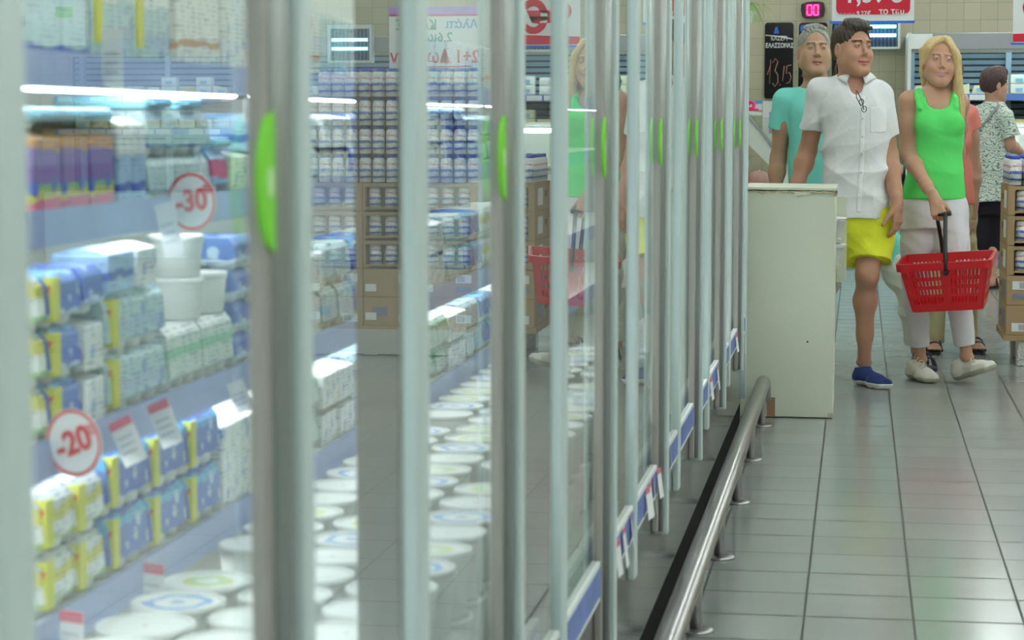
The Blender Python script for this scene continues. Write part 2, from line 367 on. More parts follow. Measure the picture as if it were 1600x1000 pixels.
def make_pack(ty, w, h, d, tagged):
    """cardboard sleeve over two rows of pots: x from -d to 0 (front at 0), y 0..w, z 0..h"""
    lab, st, bl = PACKS[ty]
    r = thing(ty, lab, 'food pack'); m = band_mat(ty+'_print', st, .09, bl, seed=len(ty))
    pots = h < .1 and ty not in ('blue_milk_carton', 'white_dairy_pack')
    z0 = h*.16 if pots else 0
    bm = bmesh.new()
    if pots:
        pr = [(-d, z0+.006), (-d+.01, z0), (-.01, z0), (0, z0+.006), (-.004, h-.012), (-.014, h), (-d+.014, h), (-d+.004, h-.012)]
        prism(bm, pr, 'y', .002, w-.002); obj('sleeve', bm, m, r)
        n = max(1, int(round(w/.06)))
        for k in range(n):
            bm = bmesh.new(); yc = w*(k+.5)/n
            lathe(bm, [(.018, 0), (.021, .003), (min(.026, w/n/2-.002), z0+.02)], 12, c=(-.030, yc, 0)); obj('pot', bm, PLAST, r)
    else:
        box(bm, -d, 0, .002, w-.002, 0, h*.86, 0, .003); obj('carton', bm, m, r)
        bm = bmesh.new(); prism(bm, [(-d+.003, h*.86), (-.003, h*.86), (-d*.42, h*.98), (-d*.58, h*.98)], 'y', .004, w-.004); obj('folded_top', bm, m if ty != 'white_dairy_pack' else PLAST, r)
    if tagged:
        tg = obj('yellow_tag', nbox(0, .003, w*.08, w*.08+.022, h*.15, h*.95), TAGY, r)
        bm = bmesh.new(); box(bm, -.022, .003, w*.08-.0005, w*.08-.0025, h*.15, h*.95); bm2 = obj('tag_fold', bm, TAGY, tg)
        text('lettering', '67', .030, TAGR, tg, (-.0145, w*.08-.003, h*.62), (math.pi/2, 0, 0), .0004, bold=.001)
    return r
def put(ty, x, y, z, w, h, d=.10, tagged=False, label=None, group=None, rz=0):
    key = (ty, round(w, 3), round(h, 3), round(d, 3), tagged)
    if key not in _pc:
        r = make_pack(ty, w, h, d, tagged); r.location = (x, y, z); r.rotation_euler = (0, 0, rz); _pc[key] = r
        if label: r['label'] = label
        if group: r['group'] = group
        return r
    return dup(_pc[key], (x, y, z), rz, label=label or PACKS[ty][0], group=group)
def Y95(px): return atX(px, 189, XS).y
def run(ty, px0, px1, z, h, n, stack, tagged, where, d=.12):
    y0, y1 = Y95(px0), Y95(px1); w = (y1-y0)/n
    for i in range(n):
        for s in range(stack):
            lab = PACKS[ty][0]+(' tagged yellow' if tagged else '')+' '+where
            put(ty, XS-.006, y0+i*w+.001, z+s*h+.0008*(s+1), w-.003, h, d, tagged, lab, PACKS[ty][0]+' '+where if n*stack > 1 else None)
ZT, ZU, ZM, ZL = [s[0] for s in SHELVES]
# what shows behind the first wide pane
run('teal_yogurt_box', 60, 150, ZT, .13, 2, 1, False, 'at the left end of the top shelf')
run('pale_pot_pack', 152, 275, ZT, .15, 2, 1, True, 'on the top shelf beside the grey boxes')
run('orange_label_pack', 285, 352, ZT, .15, 1, 1, False, 'on the top shelf near the first handle')
run('white_dairy_pack', 355, 420, ZT, .14, 1, 1, False, 'at the right end of the top shelf')
run('fruit_yogurt_pack', 58, 186, ZU, .106, 3, 1, False, 'on the upper shelf above the 20 disc')
run('blue_milk_carton', 190, 236, ZU, .125, 2, 1, False, 'on the upper shelf left of the 30 disc')
run('teal_yogurt_box', 238, 335, ZU, .062, 1, 2, False, 'on the upper shelf above the 30 disc')
run('pink_label_pack', 338, 364, ZU, .066, 1, 1, False, 'on the upper shelf right of the 30 disc')
run('white_dairy_pack', 366, 412, ZU, .066, 1, 1, False, 'on the upper shelf beside the first handle')
run('banana_yogurt_pack', 60, 76, ZM, .066, 1, 3, False, 'at the left end of the middle shelf')
run('blue_yogurt_pack', 77, 131, ZM, .066, 1, 3, True, 'in a stack of three on the middle shelf')
run('white_dairy_pack', 133, 165, ZM, .068, 1, 2, False, 'on the middle shelf between blue and teal packs')
run('pale_pot_pack', 167, 262, ZM, .078, 1, 2, True, 'on the middle shelf below the 30 disc')
run('green_white_pack', 266, 368, ZM, .09, 2, 1, False, 'on the middle shelf under the white tubs')
run('blue_yogurt_pack', 372, 414, ZM, .05, 1, 4, False, 'in a stack of four at the right of the middle shelf')
run('banana_yogurt_pack', 60, 162, ZL, .074, 2, 2, True, 'on the lower shelf under the 20 disc')
run('blue_yogurt_pack', 165, 345, ZL, .082, 3, 2, True, 'on the lower shelf below the price cards')
run('white_dairy_pack', 347, 414, ZL, .15, 1, 1, False, 'at the right of the lower shelf')
# flat film packs on top of the packs
FILM = mat('cyan_film', (.36, .68, .80), .18, spec=.8, var=.25, vscale=25)
def film_pack():
    r = thing('film_milk_pouch', 'x', 'milk pouch')
    bm = bmesh.new(); box(bm, -.15, -.01, 0, .11, 0, .018, 0, .007); obj('pouch', bm, FILM, r)
    obj('seal', nbox(-.01, 0, .004, .106, .007, .010), FILM, r)
    return r
f0 = None
for (px, z, lab) in ((70, ZU+.1105, 'at the left end'), (112, ZU+.1105, 'second from the left end'), (152, ZU+.1105, 'above the purple packs'), (250, ZU+.1285, 'above the teal boxes'), (300, ZU+.1285, 'nearest above the 30 disc'), (345, ZU+.090, 'beside the first handle')):
    L_ = 'pale cyan film milk pouch lying on the upper shelf packs '+lab
    if f0 is None: f0 = film_pack(); f0.location = (XS-.006, Y95(px), z); f0['label'] = L_
    else: dup(f0, (XS-.006, Y95(px), z if px < 340 else ZU+.0695), label=L_)
run('blue_yogurt_pack', 134, 168, ZM+.141, .060, 1, 1, False, 'lying on top of the middle shelf stack')
run('blue_milk_carton', 172, 215, ZM+.1605, .06, 1, 1, False, 'on top of the pale pot packs, left one', .08)
run('white_dairy_pack', 218, 250, ZM+.1605, .06, 1, 1, False, 'on top of the pale pot packs, right one', .08)
# round tubs
def tub_mesh(r, h, lidm, name='yogurt_tub', lab='x', band=None):
    t = thing(name, lab, 'tub')
    bm = bmesh.new(); lathe(bm, [(r*.80, 0), (r*.83, .002), (r*.955, h-.012), (r*.955, h-.008)], 28); obj('tub_body', bm, PLAST, t)
    if band: bm = bmesh.new(); lathe(bm, [(r*.84, h*.18), (r*.93, h*.75)], 28); obj('label_band', bm, band, t)
    bm = bmesh.new(); lathe(bm, [(r*.96, h-.010), (r, h-.008), (r, h-.001), (r*.97, h), (r*.90, h), (r*.89, h-.003)], 28); l = obj('lid', bm, PLAST, t)
    bm = bmesh.new(); lathe(bm, [(r*.86, h-.0029), (r*.86, h-.0024)], 28); obj('lid_print', bm, lidm, l)
    return t
def ring_mat(name, stops):
    m = bpy.data.materials.new(name); m.use_nodes = True; nt = m.node_tree; N = nt.nodes; L = nt.links
    tc = N.new('ShaderNodeTexCoord'); vm = N.new('ShaderNodeVectorMath'); vm.operation = 'MULTIPLY'; vm.inputs[1].default_value = (1, 1, 0); L.new(tc.outputs['Object'], vm.inputs[0])
    ln = N.new('ShaderNodeVectorMath'); ln.operation = 'LENGTH'; L.new(vm.outputs[0], ln.inputs[0])
    ns = N.new('ShaderNodeTexNoise'); ns.inputs['Scale'].default_value = 30; L.new(tc.outputs['Object'], ns.inputs['Vector'])
    ma = N.new('ShaderNodeMath'); ma.operation = 'MULTIPLY_ADD'; ma.inputs[1].default_value = .03; L.new(ns.outputs['Fac'], ma.inputs[0]); L.new(ln.outputs['Value'], ma.inputs[2])
    mu = N.new('ShaderNodeMath'); mu.operation = 'MULTIPLY'; mu.inputs[1].default_value = 12; L.new(ma.outputs[0], mu.inputs[0])
    cr = N.new('ShaderNodeValToRGB'); cr.color_ramp.interpolation = 'CONSTANT'; e = cr.color_ramp.elements
    for i, (p, c) in enumerate(stops):
        el = e[i] if i < 2 else e.new(p)
        el.position = p; el.color = (*c, 1)
    L.new(mu.outputs[0], cr.inputs[0]); L.new(cr.outputs[0], N['Principled BSDF'].inputs['Base Color']); N['Principled BSDF'].inputs['Roughness'].default_value = .35
    return m
LM = [ring_mat('lid_green', [(0, Wc), (.35, (.45, .68, .35)), (.5, YE), (.58, Wc), (.8, TEAL), (.9, Wc)]), ring_mat('lid_blue', [(0, (.3, .45, .7)), (.3, Wc), (.55, (.15, .35, .75)), (.7, Wc)]), ring_mat('lid_white', [(0, (.7, .3, .3)), (.22, Wc), (.86, (.62, .72, .74)), (.93, Wc)])]
BANDS = [band_mat('tub_band_blue', [(0, Wc), (.3, PB), (.6, Wc)], .08, None), band_mat('tub_band_pale', [(0, TEAL), (.5, Wc), (.7, (.5, .6, .72))], .08, None)]
names = ['green ringed lid', 'blue ringed lid', 'plain pale lid']
tb = [tub_mesh(.062, .098, LM[i], 'yogurt_tub', 'x', BANDS[i % 2]) for i in range(3)]; used = [0, 0, 0]
def place_tub(i, loc, lab, grp):
    if not used[i]: used[i] = 1; tb[i].location = loc; tb[i]['label'] = lab; tb[i]['group'] = grp; return tb[i]
    return dup(tb[i], loc, rz=rnd.uniform(0, 6), label=lab, group=grp)
for r_, x in enumerate((-.607, -.735, -.861)):
    for j in range(33):
        y = 1.62+j*.131+(.06 if r_ == 1 else 0)
        bay = 'near the first handle' if y < 2.8 else ('behind the second handle' if y < 3.9 else 'in the far cases')
        i = (j*2+r_+(j//5)) % 3 if j % 7 else 2
        for s in range(2):
            if s == 1 and (j+r_*3) % 11 == 5: continue
            place_tub(i, (x, y, DECKZ+.001+s*.0985), 'large yogurt tub with %s in the %s deck row, %s' % (names[i], ('front', 'middle', 'back')[r_], bay), 'large yogurt tubs with %s, %s deck row, %s' % (names[i], ('front', 'middle', 'back')[r_], bay))
# white tubs piled on the green packs
st = tub_mesh(.043, .062, LM[2], 'small_yogurt_tub', 'small white tub with blue label, bottom of the pile on the green packs', BANDS[0]); st.location = (-1.0, Y95(322), ZM+.0925)
dup(st, (-1.0, Y95(322), ZM+.155), 1.5, label='small white tub on top of the pile above the green packs'); dup(st, (-1.0, Y95(352)+.02, ZM+.0925), 1.5, label='small white tub at the right side of the pile on the green packs')
# generic rows further along, seen through the narrower panes
seq = {0: ['pale_pot_pack', 'orange_label_pack', 'teal_yogurt_box', 'white_dairy_pack'], 1: ['blue_milk_carton', 'teal_yogurt_box', 'white_dairy_pack', 'blue_yogurt_pack'],
       2: ['green_white_pack', 'white_dairy_pack', 'pale_pot_pack', 'blue_yogurt_pack', 'banana_yogurt_pack'], 3: ['white_dairy_pack', 'green_white_pack', 'white_dairy_pack', 'pale_pot_pack', 'blue_yogurt_pack']}
HT = {0: (.13, 1), 1: (.062, 2), 2: (.078, 2), 3: (.07, 2)}
nmz = ['top', 'upper', 'middle', 'lower']
for si in range(4):
    y = 3.36; q = 0
    while y < 6.7:
        ty = seq[si][(q//2) % len(seq[si])]; q += 1; h, stk = HT[si]
        ww = .118
        if abs(((y+.06-1.1) % 2.3)-2.3) < .06: y += .02
        for s in range(stk):
            wh = '%s shelf, %s' % (nmz[si], 'second case' if y < 5.7 else 'third case')
            put(ty, XS-.006-rnd.uniform(0, .012), y, SHELVES[si][0]+s*h+.0008*(s+1), ww, h, .12, False, PACKS[ty][0]+' on the '+wh, PACKS[ty][0]+' on the '+wh)
        y += ww+.004
# cyan film pouches further on
for j in range(5):
    dup(f0, (XS-.006, 4.70+j*.13, SHELVES[1][0]+.125), label='pale cyan film milk pouch lying on the upper shelf of the second case', group='film pouches in the second case')
# round discount discs
def disc(name, s, px, py, r, X, lab, rot):
    p = atX(px, py, X); t = thing(name, lab, 'price disc', p)
    t.rotation_euler = (0, 0, -.30)
    bm = bmesh.new(); lathe(bm, [(r, 0), (r, .0012)], 40); bmesh.ops.rotate(bm, verts=bm.verts, matrix=Matrix.Rotation(math.pi/2, 3, 'X')); obj('disc', bm, CARD, t)
    bm = bmesh.new(); n = 48
    for k in range(n):
        a0, a1 = 2*math.pi*k/n, 2*math.pi*(k+1)/n
        vs = [bm.verts.new((rr*math.cos(a), -.0016, rr*math.sin(a))) for rr, a in ((r*.97, a0), (r*.97, a1), (r*.87, a1), (r*.87, a0))]; bm.faces.new(vs)
    obj('red_ring', bm, TAGR, t)
    text('lettering', '%', r*.45, TAGR, t, (r*.62, -.002, r*.42), (math.pi/2, 0, 0), .0004); text('lettering', s, r*.98, TAGR, t, (0, -.002, 0), (math.pi/2, rot, 0), .0004, bold=.0014)
    bm = bmesh.new(); tube(bm, [(r*.2, .004, 0), (.01, .012, r*.9), (0, .02, r*1.5)], .0012, 6); obj('wire', bm, STEEL, t)
    return t
disc('discount_disc', '-30', 300, 315, .041, XS+.04, 'round white discount disc with red 30 hanging from the upper shelf', -.12)
disc('discount_disc', '-20', 116, 692, .041, XS+.04, 'round white discount disc with red 20 hanging from the middle shelf', -.38)
# price cards hanging from the rails
def pcard(px, py, w, h, tilt, lab, red=True, X=XS+.03):
    p = atX(px, py, X); t = thing('price_card', lab, 'price card', p); t.rotation_euler = (0, tilt, -.25)
    obj('card', nbox(-w/2, w/2, 0, .001, -h, 0), CARD, t)
    if red: obj('red_heading', nbox(-w/2, w/2, -.0008, 0, -h*.2, 0), mat('red_heading', (.70, .12, .20), .5), t)
    for k in range(3): obj('print_line', nbox(-w*.38, w*.3, -.0006, 0, -h*(.38+.16*k)-.003, -h*(.38+.16*k)), mat('grey_print', (.45, .47, .52), .6), t)
pcard(185, 655, .036, .060, -.45, 'white price card with red heading hanging just right of the 20 disc')
pcard(245, 628, .034, .062, -.4, 'white price card with red heading hanging above the blue packs')
pcard(366, 596, .030, .048, -.4, 'small pale price card on the middle rail near the first handle', False)
pcard(240, 880, .032, .075, .03, 'tall white price card hanging from the lower rail')
pcard(112, 955, .034, .07, .03, 'white price card with red heading at the left end of the lower rail')
pcard(255, 318, .03, .072, -.25, 'grey price card hanging left of the 30 disc', False)
pcard(175, 45, .030, .075, 0, 'grey price card hanging from the top shelf rail', False)
pcard(390, 155, .022, .034, 0, 'small white card beside the first handle above the white packs', False, XS+.06)
# cards on the deck rail
for j, y in enumerate((4.16, 4.30, 4.46, 4.78, 4.86, 4.96, 5.06, 5.14, 5.42, 6.9, 7.25, 7.8, 8.36)):
    t = thing('rail_price_card', 'small white price card on the strip at the foot of the glass doors, %s' % ('third case' if y > 5.7 else 'second case'), 'price card', (XG+.0105, y, .452), 0, 'price cards on the deck rail of the %s case' % ('third' if y > 5.7 else 'second'))
    t.rotation_euler = (0, -.12, .1*((j % 3)-1))
    obj('card', nbox(0, .001, 0, .045, -.07-.01*(j % 3), 0), CARD, t); obj('red_heading', nbox(.001, .0016, 0, .045, -.012, 0), MATS['red_heading'], t)
# ------------------------------------------------------------------ pale display stand at the end of the cases
BOARD = mat('pale_laminate_board', (.63, .65, .53), .5, var=.04, vscale=3, bump=.05)
CHIP = mat('torn_board_core', (.50, .42, .27), .85, bump=.5, bscale=120)
t = thing('display_stand', 'pale cream worn chipboard display stand at the end of the glass-door cases', 'display stand', (0, 0, 0))
xa, xb, ya, yb, zt = -.49, -.095, 9.34, 9.95, .985
obj('front_panel', nbox(xa, xb, ya, ya+.03, .004, zt-.012, .003), BOARD, t)
obj('side_panel', nbox(xb-.03, xb, ya+.03, yb, .004, zt-.012, .003), BOARD, t)
obj('side_panel', nbox(xa, xa+.03, ya+.03, yb, .004, zt-.012, .003), BOARD, t)
obj('back_panel', nbox(xa, xb, yb, yb+.02, .004, zt-.012, .003), BOARD, t)
# chipped top edge
bm = bmesh.new(); rr = random.Random(3); n = 26
top = [(xa-.004+(xb-xa+.012)*i/n, zt-.012+rr.uniform(-.003, .004)) for i in range(n+1)]; bot = [(x, z-rr.choice([.006, .008, .012, .005])) for x, z in top]
pts = top+list(reversed(bot)); prism(bm, pts, 'y', ya-.006, ya+.036); obj('chipped_edge', bm, CHIP, t)
bm = bmesh.new(); prism(bm, [(xa, zt-.006), (xb+.004, zt-.009), (xb+.004, zt+.001), (xa, zt+.004)], 'y', ya-.004, yb+.02); obj('top_board', bm, BOARD, t)
bm = bmesh.new(); prism(bm, [(xa+.22, zt-.014), (xa+.30, zt-.018), (xa+.225, zt-.036)], 'y', ya-.009, ya-.001); obj('torn_flap', bm, BOARD, t)
bm = bmesh.new(); prism(bm, [(xb-.012, zt-.03), (xb+.006, zt-.004), (xb+.010, zt-.022), (xb+.004, zt-.034)], 'y', ya-.006, ya+.01); obj('torn_corner', bm, CHIP, t)
obj('foot_patch', nbox(xb-.02, xb, ya-.002, ya+.001, .004, .024), CHIP, t)
obj('brown_patch', nbox(xa+.116, xa+.150, ya-.003, ya, .004, .088), mat('brown_card', (.34, .19, .11), .7), t)
bm = bmesh.new(); lathe(bm, [(.004, 0), (.004, .002)], 10); bmesh.ops.rotate(bm, verts=bm.verts, matrix=Matrix.Rotation(math.pi/2, 3, 'X')); obj('screw', bm, DARK, t, (xb-.11, ya, .33))
# shelf rack behind with a side board and tubs
obj('rack_board', nbox(xb, xb+.045, 10.10, 10.12, .53, .925, .002), BOARD, t)
obj('rack_shelf', nbox(-.42, xb+.02, yb+.021, 10.10, .72, .735), BOARD, t)
obj('rack_shelf', nbox(-.42, xb+.02, yb+.021, 10.10, .60, .615), BOARD, t)
for z, nm in ((.736, 'upper'), (.616, 'lower')):
    u = thing('plastic_bowl', 'white plastic bowl sticking out of the %s rack shelf behind the pale stand' % nm, 'bowl', (xb-.018, 10.035, z))
    bm = bmesh.new(); lathe(bm, [(.026, 0), (.030, .003), (.052, .078), (.060, .080), (.060, .086)], 24); obj('bowl', bm, PLAST, u)
    bm = bmesh.new(); lathe(bm, [(.062, .086), (.063, .094), (.058, .097)], 24); obj('lid', bm, PLAST, u)

# ------------------------------------------------------------------ things on the back wall
BLK = mat('blackboard_gloss', (.006, .004, .007), .10, spec=.35); CHALK = mat('orange_chalk', (.50, .24, .17), .9); WCH = mat('white_lettering', (.72, .72, .74), .8)
def WY(px, py): return at(px, py, YB-.03)
def board(px0, px1, py0, py1, lab, lines):
    a, b = WY(px0, py1), WY(px1, py0); w, h = b.x-a.x, b.z-a.z
    t = thing('price_board', lab, 'price board', ((a.x+b.x)/2, YB, a.z))
    bm = bmesh.new(); pr = rrect(w, h, .03); prism(bm, [(x, z+h/2) for x, z in pr], 'y', -.025, -.001); obj('board', bm, BLK, t)
    for (s, fx, fz, size, m, bo, sx) in lines:
        text('lettering', s, size, m, t, (w*(fx-.5), -.027, h*fz), (math.pi/2, 0, 0), .0008, bold=bo, sx=sx)
    return t, w, h
def hand(s_pts, m, parent, name='chalk_stroke', r=.0042):
    for st in s_pts:
        bm = bmesh.new(); tube(bm, [(x, -.028, z) for x, z in st], r, 6); obj(name, bm, m, parent)
BLUEL = mat('blue_logo', (.03, .13, .62), .5)
t, w_, h_ = board(1194, 1240, 35, 154, 'black price board on the tiled wall, leftmost, reading 13.15 in orange chalk', [('ΚΑΣΕΡΙ', .5, .79, .055, WCH, .001, .8), ('ΕΛΑΣΣΟΝΑΣ', .52, .695, .058, WCH, .0015, .72)])
hand([[(-.105, .22), (-.08, .30), (-.075, .36), (-.085, .14)]], CHALK, t)
hand([[(-.06, .33), (-.03, .37), (-.01, .34), (-.035, .26), (-.01, .22), (-.005, .15), (-.035, .11), (-.055, .14)], [(.012, .12), (.014, .135)], [(.035, .16), (.05, .30)], [(.115, .31), (.075, .30), (.07, .23), (.10, .24), (.115, .20), (.10, .15), (.07, .14)]], CHALK, t)
hand([[(-.125, .585), (.0, .572), (.125, .548)]], WCH, t, 'underline', .006)
bm = bmesh.new(); prism(bm, [(-.05, .60), (-.035, .66), (-.015, .66), (0, .60)], 'y', -.03, -.027); obj('logo_mark', bm, BLUEL, t)
t, w_, h_ = board(1247, 1293, 35, 154, 'black price board on the tiled wall behind the grey haired man', [('ΦΕΤΑ', .5, .79, .055, WCH, .001, .8)])
hand([[(-.10, .20), (-.07, .33), (-.06, .10)], [(.02, .3), (.08, .3), (.03, .12)]], CHALK, t)
bm = bmesh.new(); prism(bm, [(-.12, .62), (-.115, .67), (-.07, .68), (-.045, .62)], 'y', -.03, -.027); obj('logo_mark', bm, BLUEL, t)
t, w_, h_ = board(1299, 1331, 35, 154, 'black price board on the tiled wall behind the dark haired man', [('ΠΑΡ', .40, .70, .060, WCH, .0015, .8), ('ΑΓΡ', .40, .60, .055, WCH, .0015, .8)])
hand([[(-.075, .20), (-.05, .33), (-.05, .12)]], CHALK, t)
bm = bmesh.new(); prism(bm, [(-.08, .60), (-.07, .68), (-.05, .69), (-.03, .62)], 'y', -.03, -.027); obj('logo_mark', bm, BLUEL, t)
# queue number display
p = WY(1270, 16); t = thing('queue_display', 'small black queue number display with glowing pink 00 on the wall', 'number display', (p.x, YB, p.z))
bm = bmesh.new(); pts = [(-.105, .055), (-.06, .072), (0, .078), (.06, .078), (.10, .068), (.113, 0), (.10, -.06), (.05, -.074), (0, -.078), (-.06, -.074), (-.095, -.06), (-.11, 0)]
prism(bm, pts, 'y', -.06, -.001); obj('case', bm, mat('display_black', (.02, .015, .02), .3), t)
LED = mat('pink_led', (1, .1, .4), .4, emit=(1, .03, .28), es=6); LEDB = mat('led_window', (.25, 0, .03), .3, emit=(.5, 0, .04), es=.8)
obj('window', nbox(-.065, .065, -.062, -.06, -.055, .055), LEDB, t)
for cx in (-.03, .03):
    for a, b in (((-.018, .045), (.018, .045)), ((-.018, -.045), (.018, -.045)), ((-.020, .042), (-.020, .004)), ((.020, .042), (.020, .004)), ((-.020, -.004), (-.020, -.042)), ((.020, -.004), (.020, -.042))):
        bm = bmesh.new(); tube(bm, [(cx+a[0], -.064, a[1]), (cx+b[0], -.064, b[1])], .0045, 6); obj('led_segment', bm, LED, t)
# insect killers
UV = mat('blue_uv_tube', (.6, .9, 1), .3, emit=(.25, .85, 1), es=7)
FRM = mat('white_steel_frame', (.72, .74, .76), .4); NAVY = mat('dark_grid', (.02, .05, .10), .5)
def killer(x, z, lab):
    t = thing('insect_killer', lab, 'insect killer', (x, YB if x < .4 else 19.445, z))
    w, h = .41, .34
    obj('back_box', nbox(-w/2+.02, w/2-.02, -.09, -.001, .02, h-.02), NAVY, t)
    bm = bmesh.new(); box(bm, -w/2, w/2, -.11, -.001, h-.035, h); box(bm, -w/2, w/2, -.11, -.001, 0, .02); box(bm, -w/2, -w/2+.022, -.11, -.001, .02, h-.035); box(bm, w/2-.022, w/2, -.11, -.001, .02, h-.035); obj('frame', bm, FRM, t)
    for zz in (.125, .205):
        bm = bmesh.new(); tube(bm, [(-w/2+.04, -.10, zz), (w/2-.04, -.10, zz)], .014, 8); obj('uv_tube', bm, UV, t)
    bm = bmesh.new()
    for i in range(1, 12): tube(bm, [(-w/2+i*w/12, -.115, .02), (-w/2+i*w/12, -.115, h-.035)], .0015, 4)
    tag(obj('guard_grid', bm, FRM, t), kind='stuff')
killer(.155, WY(1370, 77).z, 'blue-lit insect killer on the tiled wall behind the dark haired man')
killer(1.84, 1.27+(189-80)/3400*19.2, 'blue-lit insect killer on the wall, middle one, seen mirrored in the doors')
killer(3.62, 1.27+(189-96)/3400*19.2, 'blue-lit insect killer furthest right on the wall, mirrored beside the first handle')
# small notices and a paper on the wall by the deli counter
def notice(px0, px1, py0, py1, Y, lab, blue, name='wall_notice'):
    a, b = at(px0, py1, Y), at(px1, py0, Y); t = thing(name, lab, 'notice', (a.x, Y, a.z)); w, h = b.x-a.x, b.z-a.z
    obj('sheet', nbox(0, w, -.006, 0, 0, h), CARD, t)
    if blue: obj('blue_band', nbox(0, w, -.008, -.006, h*.66, h), mat('sky_blue', (.08, .35, .75), .5), t); 
    else: obj('printed_block', nbox(w*.3, w*.75, -.008, -.006, h*.25, h*.75), mat('lilac_print', (.38, .38, .62), .6, var=.4, vscale=60), t)
notice(1150, 1191, 157, 172, YB-.001, 'white notice with a blue top band on the wall above the deli counter', True)
notice(1191, 1226, 158, 225, YB-.001, 'white sheet with a lilac print on the wall under the first price board', False)

# ------------------------------------------------------------------ cheese wall cabinet
CANW = mat('canopy_steel', (.36, .37, .39), .32, .7); SLAT = mat('night_slats', (.34, .46, .54), .35, .2); SLATD = mat('slat_gap', (.015, .03, .04), .5); PRB = mat('cheese_price_rail', (.12, .22, .62), .4)
CHE = [mat('cheese_cream', (.78, .76, .52), .5, var=.06, vscale=20), mat('cheese_yellow', (.78, .68, .26), .5, var=.06, vscale=20), mat('cheese_white', (.82, .84, .76), .5, var=.04)]
WRAP = mat('blue_wrap', (.25, .55, .72), .25)
CX0, CX1, CY0 = .42, 6.6, 19.45
PALEB = mat('pale_blue_enamel', (.50, .74, .78), .35)  # pale blue picked to tint the far floor reflections
t = thing('cheese_cabinet', 'long steel wall cabinet with slatted back and cheese shelves behind the shoppers', 'display cabinet', (0, 0, 0))
zc1, zc0 = 1.27+(189-56)/3400*19.6, 1.27+(189-82)/3400*19.6
bm = bmesh.new(); tube(bm, [(CX0+.1, CY0+.12, zc0+.045), (CX1-.1, CY0+.12, zc0+.045)], .02, 8); obj('added_cabinet_light', bm, mat('added_cool_light', (1, 1, 1), .3, emit=(.72, .95, 1), es=14), t)  # added tube, hidden by the canopy front, casts cool light over shelves and floor
bm = bmesh.new(); box(bm, CX0, CX1, CY0, CY0+.03, zc0, zc1, 0, .008); box(bm, CX0, CX1, CY0+.03, YB-.01, zc1-.03, zc1); obj('canopy', bm, CANW, t)
bm = bmesh.new(); box(bm, CX0-.01, CX0+.02, CY0, YB-.01, .2, zc1); obj('end_panel', bm, WHT, t)
obj('end_plate', nbox(CX0+.0, CX0+.2, CY0-.004, CY0, zc0+.01, zc1-.01), mat('pale_panel', (.85, .86, .87), .3), t)  # plain pale panel at the left end of the canopy front
obj('base', nbox(CX0, CX1, CY0+.05, YB-.01, 0, .60), PALEB, t)
obj('back', nbox(CX0, CX1, YB-.2, YB-.012, .6, zc0), SLATD, t)
bm = bmesh.new()
for k in range(22):
    z = 1.0+k*.056
    if z < zc0-.02: prism(bm, [(YB-.205, z), (YB-.225, z-.004), (YB-.205, z+.034)], 'x', CX0+.03, CX1-.03)
tag(obj('slats', bm, SLAT, t), kind='stuff')
for k in range(8): obj('upright', nbox(CX0+.02+k*.86, CX0+.07+k*.86, YB-.26, YB-.2, .6, zc0), SLAT, t)
zs1, zs2 = 1.27+(189-148)/3400*19.8, 1.27+(189-201)/3400*19.8
for z, nm in ((zs1, 'upper'), (zs2, 'lower')):
    s = obj('shelf', nbox(CX0+.03, CX1-.03, YB-.75, YB-.25, z-.02, z), STEEL, t); obj('price_rail', nbox(CX0+.03, CX1-.03, YB-.77, YB-.75, z-.058, z-.002), PRB, s)
    bm = bmesh.new()
    for k in range(38):
        if rnd.random() < .8: box(bm, CX0+.06+k*.16, CX0+.06+k*.16+.14, YB-.773, YB-.77, z-.055, z-.008)
    tag(obj('price_labels', bm, CARD, s), kind='stuff')
def cheese(kind, m, mw=None):
    t = thing(kind, 'x', 'cheese'); bm = bmesh.new()
    if kind == 'round_cheese': lathe(bm, [(.055, 0), (.06, .006), (.06, .07), (.054, .078)], 18)
    elif kind == 'cheese_block': box(bm, -.075, .075, -.05, .05, 0, .085, 0, .01)
    else: prism(bm, [(-.07, 0), (.08, 0), (.08, .09), (-.05, .07)], 'y', -.05, .05)
    obj('cheese', bm, m, t)
    bm = bmesh.new(); box(bm, -.03, .03, -.0625 if kind != 'round_cheese' else -.064, -.052, .02, .05); obj('label', bm, mw or CARD, t)
    return t
protos = [cheese('round_cheese', CHE[2]), cheese('cheese_block', CHE[1]), cheese('cheese_wedge', CHE[0], WRAP), cheese('cheese_block', CHE[0], WRAP), cheese('cheese_block', CHE[2], WRAP)]
cl = ['small white cheese wheel', 'yellow cheese block', 'cream cheese wedge', 'cream cheese block', 'white cheese block']; usd = [0]*5
for z, nm in ((zs1, 'upper'), (zs2, 'lower')):
    x = CX0+.12
    while x < CX1-.2:
        k = rnd.choice([0, 1, 2, 3, 4] if nm == 'upper' else [1, 3, 1, 4])
        if x > 1.3 and nm == 'lower': k = rnd.choice([1, 1, 3])
        for s in range(rnd.choice([1, 2, 2]) if k in (0, 3, 4) else 1):
            zo = z+s*(.078 if k == 0 else .085)
            lab = cl[k]+' on the %s shelf of the cheese cabinet' % nm
            if not usd[k]: usd[k] = 1; protos[k].location = (x, YB-.66, zo+.001); protos[k]['label'] = lab; protos[k]['group'] = lab.replace('small ', '')+' row'
            else: dup(protos[k], (x, YB-.66, zo+.001), label=lab, group=lab.replace('small ', '')+' row')
        x += .17
